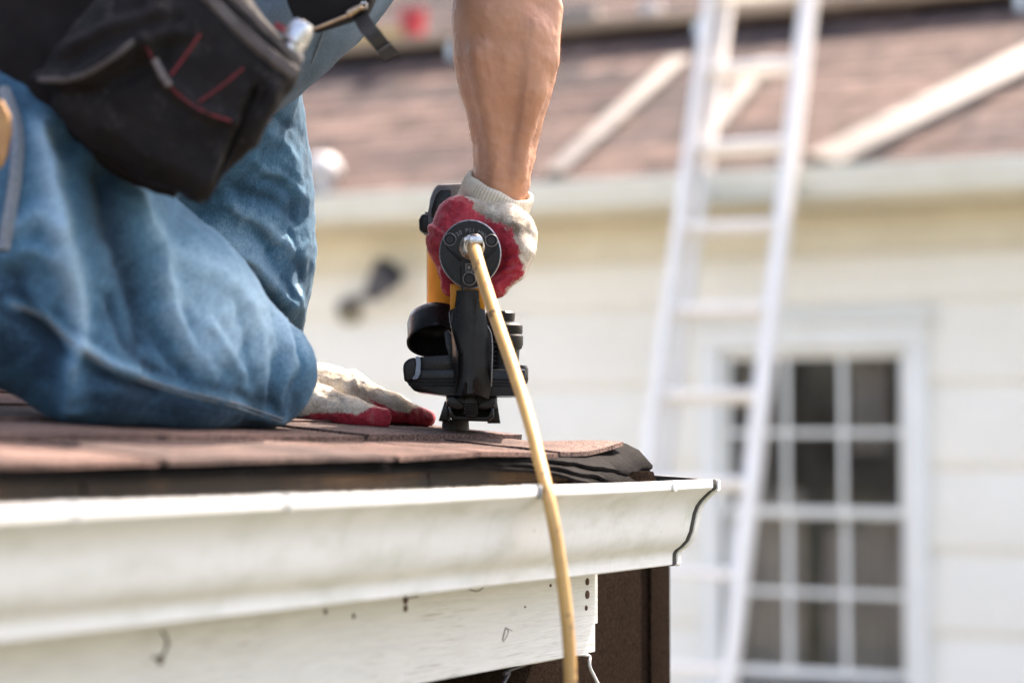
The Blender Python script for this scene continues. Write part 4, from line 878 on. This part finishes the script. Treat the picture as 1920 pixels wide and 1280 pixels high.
def ribbon(name, pts, w, th, mat, parent):
    bm = bmesh.new(); rows = []
    for i, (p, wd) in enumerate(pts):
        t = (pts[min(i + 1, len(pts) - 1)][0] - pts[max(i - 1, 0)][0]).normalized(); s = wd.normalized(); n = t.cross(s).normalized()
        rows.append([bm.verts.new(p + s * a * w + n * b * th) for a, b in ((-1, -1), (1, -1), (1, 1), (-1, 1))])
    for A, B in zip(rows, rows[1:]):
        for k in range(4): bm.faces.new((A[k], A[(k + 1) % 4], B[(k + 1) % 4], B[k]))
    bm.faces.new(rows[0]); bm.faces.new(rows[-1][::-1]); return from_bm(name, bm, mat, parent, auto=40)
sp_ = smooth_path([P(668, 8, 2.115), P(682, 42, 2.10), P(700, 66, 2.085), P(714, 84, 2.10), P(733, 108, 2.115)], 6); stp = ribbon('strap', [(p, Vector((.80, .12, .55))) for p in sp_], .0078, .0011, 'webbing', belt)
e0, e1 = sp_[-1], sp_[-5]; ribbon('strap_fold', [(p + Vector((0, -.0022, 0)), Vector((.80, .12, .55))) for p in sp_[-6:]], .0079, .0010, 'webbing', stp)
tube('strap_stitch', [P(706, 100, 2.094), P(735, 80, 2.094)], .0006, 'grey_thread', stp, 5)
prism('hammer_loop', [P(x, y, 1.86) for x, y in ((-60, 180), (2, 186), (16, 215), (18, 245), (8, 290), (0, 312), (-60, 330))], (0, .012, 0), 'tan_leather', belt, .003)

# ================================================================== NAIL GUN
gun = thing('nail_gun', 'black and yellow pneumatic coil nailer pressed onto the shingles by a gloved hand', 'nail gun')
YC = 2.338                                                    # rear face of the handle cap
egg = []
for k in range(56):
    th = 2 * math.pi * k / 56; c_, s_ = math.cos(th), math.sin(th); rx = 56.5 if s_ > 0 else 56.5 - 9 * (-s_) ** 2
    egg.append((881.5 + rx * c_, 476 - (62 if s_ > 0 else 64) * s_ * (1 - .0 * abs(c_))))
capo = prism('end_cap', [P(x, y, YC) for x, y in egg], (0, .016, 0), 'gun_black', gun, .0022, 3)
rim = [P(881.5 + (x - 881.5) * 1.0, 476 + (y - 476) * 1.0, YC + .0022) for x, y in egg]; tube('cap_rim', rim + [rim[0]], .0014, 'gun_edge', capo, 6, False)
prism('cap_boss', [P(881.5 + (x - 881.5) * .90, 476 + (y - 476) * .90, YC - .0018) for x, y in egg], (0, .003, 0), 'gun_black', capo, .0012, 2)
for x, y, r in ((843.5, 449, 10.5), (921.5, 451, 10.5), (880, 523, 11)):
    rr = r * mpp(YC); c = P(x, y, YC - .0018)
    lathe('screw_well', [(rr * .80, .001), (rr * .86, -.0012), (rr, -.0010), (rr * 1.16, .002)], c, (0, 1, 0), 'gun_black', capo, 24)
    lathe('screw_ring', [(rr * .98, -.0014), (rr * 1.06, -.0020), (rr * 1.16, -.0014), (rr * 1.2, .001)], c, (0, 1, 0), 'gun_edge_dim', capo, 24)
    lathe('screw', [(0, -.0003), (rr * .36, -.0003), (rr * .36, -.0011), (rr * .72, -.0011), (rr * .82, -.0003), (rr * .84, .001)], c, (0, 1, 0), 'gun_hole', capo, 24)
for ln in ([(838, 462), (852, 476), (864, 488)], [(929, 464), (918, 476), (902, 490)], [(868, 545), (866, 528), (866, 500)]):
    tube('cap_rib', smooth_path([P(x, y, YC - .0020) for x, y in ln], 4), .0016, 'gun_black', capo, 8)
def lettering(parent, text, size, place, name='lettering'):
    bm = bmesh.new()
    for i, ch in enumerate(text):
        if ch == ' ': continue
        cu = bpy.data.curves.new('t', 'FONT'); cu.body = ch; cu.size = size; cu.extrude = .00022; cu.align_x = 'CENTER'; ob = bpy.data.objects.new('t', cu); COL.objects.link(ob)
        dg = bpy.context.evaluated_depsgraph_get(); m = bpy.data.meshes.new_from_object(ob.evaluated_get(dg)); m.transform(place(i, len(text))); bm.from_mesh(m)
        bpy.data.objects.remove(ob); bpy.data.curves.remove(cu); bpy.data.meshes.remove(m)
    return from_bm(name, bm, 'gun_edge_dim', parent)
def arc(rad_px, span):
    def f(i, n):
        a = math.radians(90 + span / 2 - span * i / (n - 1)); c = P(881.5 + rad_px * math.cos(a), 476 - rad_px * math.sin(a) * 1.04, YC - .0019)
        return Matrix.Translation(c) @ Matrix.Rotation(math.pi / 2, 4, 'X') @ Matrix.Rotation(a - math.pi / 2, 4, 'Z')
    return f
lettering(capo, '120 PSI MAX', 9.5 * mpp(YC) * 1.15, arc(39, 84)); lettering(capo, '8.3 BAR', 6 * mpp(YC) * 1.1, arc(28, 52))
for loop in ([(873, 494), (886, 494), (886, 495.5), (873, 495.5)], [(873, 508), (886, 508), (886, 509.5), (873, 509.5)], [(873, 495.6), (874.5, 495.6), (874.5, 507.9), (873, 507.9)], [(884.5, 495.6), (886, 495.6), (886, 507.9), (884.5, 507.9)], [(877, 498), (882, 498), (882, 505), (877, 505)]):
    prism('emblem', [P(x, y, YC - .0021) for x, y in loop], (0, .0004, 0), 'gun_edge_dim', capo)
# handle, motor body, head
lathe('handle', [(0, 0), (.022, 0), (.024, .01), (.022, .06), (.023, .13), (0, .14)], P(882, 478, YC + .012), P(862, 470, 2.49) - P(882, 478, YC + .012), 'gun_black', gun, 24)
bc = P(851, 700, 2.50); top = P(851, 430, 2.50)
lathe('motor_body', [(0, 0), (.026, 0), (.0310, .012), (.0310, top.z - bc.z - .004), (.0335, top.z - bc.z), (0, top.z - bc.z)], bc, (0, 0, 1), 'gun_yellow', gun, 40)
bm = bmesh.new()
for k in range(26):
    z = 455 + k * 4.7; p = P(801.2, z, 2.50); poly_prism(bm, [p + Vector(u) for u in ((-.0006, -.002, -.0010), (.003, -.002, -.0010), (.003, -.002, .0010), (-.0006, -.002, .0010))], (0, .006, 0))
from_bm('body_ridge', bm, 'gun_black', gun)
hd = ext('head', [(803, 395), (806, 372), (813, 354), (821, 345), (870, 343), (884, 352), (896, 378), (899, 432), (803, 432)], 2.468, 2.532, 'gun_grey', gun, .004, 3)
ext('head_recess', [(809, 392), (817, 366), (826, 356), (845, 356), (845, 400), (809, 408)], 2.4655, 2.470, 'gun_black', hd, .001)
lt = ext('head_bolt', [(785, 412), (790, 402), (800, 400), (809, 404), (809, 428), (803, 441), (796, 434), (786, 432)], 2.475, 2.500, 'gun_black', gun, .002)
ext('bolt_edge', [(796, 397), (810, 397), (810, 403), (798, 405)], 2.473, 2.498, 'gun_grey', lt, .001)
# yellow shoulder under the cap and the black rear arm
ext('handle_shoulder', [(844, 532), (908, 532), (909, 583), (899, 577), (897, 548), (855, 548), (854, 577), (844, 583)], 2.350, 2.376, 'gun_yellow', gun, .0010)
armp = [(856, 545), (898, 545), (899, 577), (909, 582), (909, 600), (915, 612), (921, 626), (923, 650), (922, 700), (921, 724), (916, 747), (906, 744), (903, 716), (896, 708), (890, 716), (888, 738), (876, 738), (872, 716), (866, 742), (853, 741), (857, 718), (859, 700), (859, 660), (853, 640), (846, 612), (843, 596), (843, 582), (854, 577)]
def bent_arm():
    bm = bmesh.new(); front = [P(x, y, 2.345 - .012 * math.sin(max(0, min(1, (y - 600) / 150)) * math.pi) ** 1.5) for x, y in armp]
    poly_prism(bm, front, (0, .022, 0)); bmesh.ops.triangulate(bm, faces=[f for f in bm.faces if len(f.verts) > 4]); bmesh.ops.subdivide_edges(bm, edges=bm.edges[:], cuts=2, use_grid_fill=True)
    for vt in bm.verts:
        x, y = proj(np.array([vt.co])); cx = 882; w = 38; vt.co.y -= .009 * max(0, 1 - ((x[0] - cx) / w) ** 2) * (1 if vt.co.y < 2.352 else 0)
    return from_bm('rear_arm', bm, 'gun_black', gun, auto=45)
ra_ = bent_arm()
edge = [P(x, y, 2.343 - .012 * math.sin(max(0, min(1, (y - 600) / 150)) * math.pi) ** 1.5) for x, y in [(909, 583), (909, 600), (915, 612), (921, 626), (923, 650), (922, 700), (921, 724)]]
tube('arm_edge', smooth_path(edge, 4), .0007, 'gun_edge_dim', ra_, 6)
tube('arm_edge', smooth_path([P(x, y, 2.347) for x, y in ((843, 584), (843, 596), (846, 612), (851, 634))], 4), .0006, 'gun_edge', ra_, 6)
lathe('pivot_pin', [(0, -.003), (.0022, -.003), (.0022, -.001), (.0052, -.001), (.0060, .004)], P(857, 675, 2.348), (0, 1, 0), 'gun_black', ra_, 18); lathe('pivot_pin', [(0, -.0042), (.0012, -.004), (.0016, -.002)], P(857, 675, 2.348), (0, 1, 0), 'steel', ra_, 12)
# coil magazine: lifted lid, tray, canister
tl = Vector((-.10, .50, .86)).normalized()
lid_c = P(818, 634, 2.43)
lathe('magazine_lid', [(0, .037), (.012, .0365), (.022, .034), (.0285, .029), (.031, .021), (.032, 0), (.0335, -.001), (.0335, -.004), (.0310, -.004), (.0295, .018), (.026, .026), (.016, .0315), (0, .033)], lid_c, tl, 'gun_black', gun, 48, 40)
ext('lid_bracket', [(832, 622), (840, 618), (858, 640), (859, 700), (848, 700), (842, 668), (836, 648)], 2.372, 2.39, 'gun_black', gun, .001)
tray = ext('magazine_tray', [(757, 692), (762, 716), (776, 733), (836, 741), (958, 742), (984, 740), (987, 716), (986, 692)], 2.365, 2.47, 'gun_black', gun, .003, 2)
for yy in (709, 715, 721): tube('tray_rib', [P(766, yy, 2.3645), P(984, yy + 2, 2.3645)], .0011, 'gun_black', tray, 8)
ext('tray_wall', [(786, 669), (856, 664), (858, 696), (784, 698)], 2.370, 2.382, 'gun_black', tray, .0015)
ext('tray_bumper', [(755, 690), (757, 680), (766, 672), (779, 669), (783, 684), (781, 706), (772, 714), (758, 716)], 2.360, 2.40, 'gun_black', tray, .003, 3)
ext('tray_clip', [(778, 668), (786, 668), (789, 675), (788, 700), (783, 710), (774, 712), (773, 707), (780, 702), (782, 684), (781, 674)], 2.3575, 2.372, 'gun_blue_grey', tray, .0010)
cc = P(938, 700, 2.425)
cn = lathe('magazine_canister', [(0, 0), (.0235, 0), (.0235, .006), (.0205, .010), (.0215, .026), (.0240, .028), (.0255, .032), (.0255, .0415), (.0240, .0435), (.0250, .046), (.0250, .053), (.0225, .056), (.0160, .058), (.0165, .067), (.0145, .069), (.0, .070)], cc, (0, 0, 1), 'gun_black', gun, 48, 30)
for k in range(7):
    y = 637 + k * 9; ext('canister_tooth', [(924, y), (932, y + 4), (924, y + 6)], 2.392, 2.402, 'gun_black', cn, 0)
lathe('tray_foot', [(0, 0), (.0068, 0), (.008, .004), (.008, .016), (.006, .020), (0, .021)], P(977, 719, 2.40), (0, 0, 1), 'gun_black', gun, 20)
# nose assembly
ext('nose_block', [(836, 738), (931, 738), (932, 762), (926, 768), (843, 768), (837, 762)], 2.385, 2.49, 'gun_black', gun, .002)
ext('nose_step', [(838, 744), (852, 742), (862, 757), (872, 759), (872, 765), (858, 768), (842, 764)], 2.372, 2.388, 'gun_black', gun, .001); ext('nose_step', [(930, 745), (917, 748), (908, 755), (897, 757), (897, 764), (912, 767), (928, 762)], 2.372, 2.388, 'gun_black', gun, .001)
ext('depth_bracket', [(841, 762), (847, 762), (847, 778), (853, 783), (913, 785), (920, 780), (920, 764), (926, 764), (926, 782), (916, 790), (850, 788), (841, 780)], 2.372, 2.40, 'gun_black', gun, .0014)
la = ext('latch', [(876, 735), (890, 735), (895, 752), (897, 776), (890, 783), (876, 782), (869, 776), (871, 752)], 2.366, 2.390, 'gun_black', gun, .0016)
for k in range(5): tube('latch_grip', [P(872, 757 + 4.5 * k, 2.3658), P(895, 757.5 + 4.5 * k, 2.3658)], .0008, 'gun_black', la, 6)
ext('shingle_guide', [(834, 751), (842, 755), (842, 789), (822, 789)], 2.40, 2.47, 'gun_black', gun, .001); ext('shingle_guide', [(926, 755), (932, 753), (938, 793), (913, 793)], 2.40, 2.47, 'gun_black', gun, .001)
ext('nose_core', [(846, 766), (922, 766), (918, 788), (850, 788)], 2.41, 2.50, 'gun_hole', gun, .001)
zc = roof_hit(855, 809); lathe('nose_tip', [(0, .0005), (.0152, .0005), (.0156, .003), (.0150, .014), (0, .015)], Vector((P(854, 809, 2.475).x, 2.475, EYE + roof_z((Vector((P(854, 809, 2.475).x, 2.475, 0)) - G0).dot(N)) - .0005)), (0, 0, 1), 'rubber', gun, 28)
# air fitting and hose
hose = thing('air_hose', 'dirty tan rubber air hose hanging from the nailer over the white gutter', 'hose')
fc = P(885, 464, YC - .002)

simple('brass_pale', (.55, .47, .38), (.34, .27, .20), 160, .32, .85, rr=.1)
lathe('swivel', [(.0125, .002), (.0138, -.001), (.0138, -.004), (.0115, -.006), (.0108, -.010), (.0090, -.011), (.0085, -.018), (0, -.018)], fc, (0, 1, 0), 'brass_pale', hose, 32)
cl = lathe('clamp', [(.0092, -.006), (.0100, -.0055), (.0100, .0015), (.0092, .002)], P(889, 458, YC - .018), P(893, 476, YC - .032) - P(889, 458, YC - .018), 'steel', hose, 28)
ext('clamp_ear', [(880, 443), (900, 442), (906, 450), (904, 456), (880, 456)], YC - .026, YC - .015, 'steel', hose, .0012); ext('clamp_ear', [(869, 446), (880, 445), (881, 452), (870, 453)], YC - .022, YC - .015, 'steel', hose, .001)
s0 = lip_hit(1037)
lipP = L(s0, .012, ZL - .004)
hp = [P(887, 462, YC - .010), P(889, 466, YC - .022), P(894, 484, YC - .040), P(905, 520, YC - .065), P(931, 600, YC - .115), P(962, 690, YC - .170), P(990, 780, YC - .220), P(1011, 860, YC - .262), P(1026, 920, 2.047), P(1036, 970, 2.036), P(1048, 1040, 2.032), P(1060, 1130, 2.030), P(1067, 1210, 2.028), P(1070, 1290, 2.026), P(1071, 1420, 2.02), P(1064, 1700, 2.02), P(1050, 2600, 2.0), P(1040, 3600, 1.98), P(1040, 5790, 1.96), P(960, 6020, 1.95), P(700, 6060, 1.95)]
tube('hose', smooth_path(hp, 8), [.0077 - .0016 * min(1, i / 60) for i in range(len(hp) * 8 - 7)], 'hose_rubber', hose, 18)
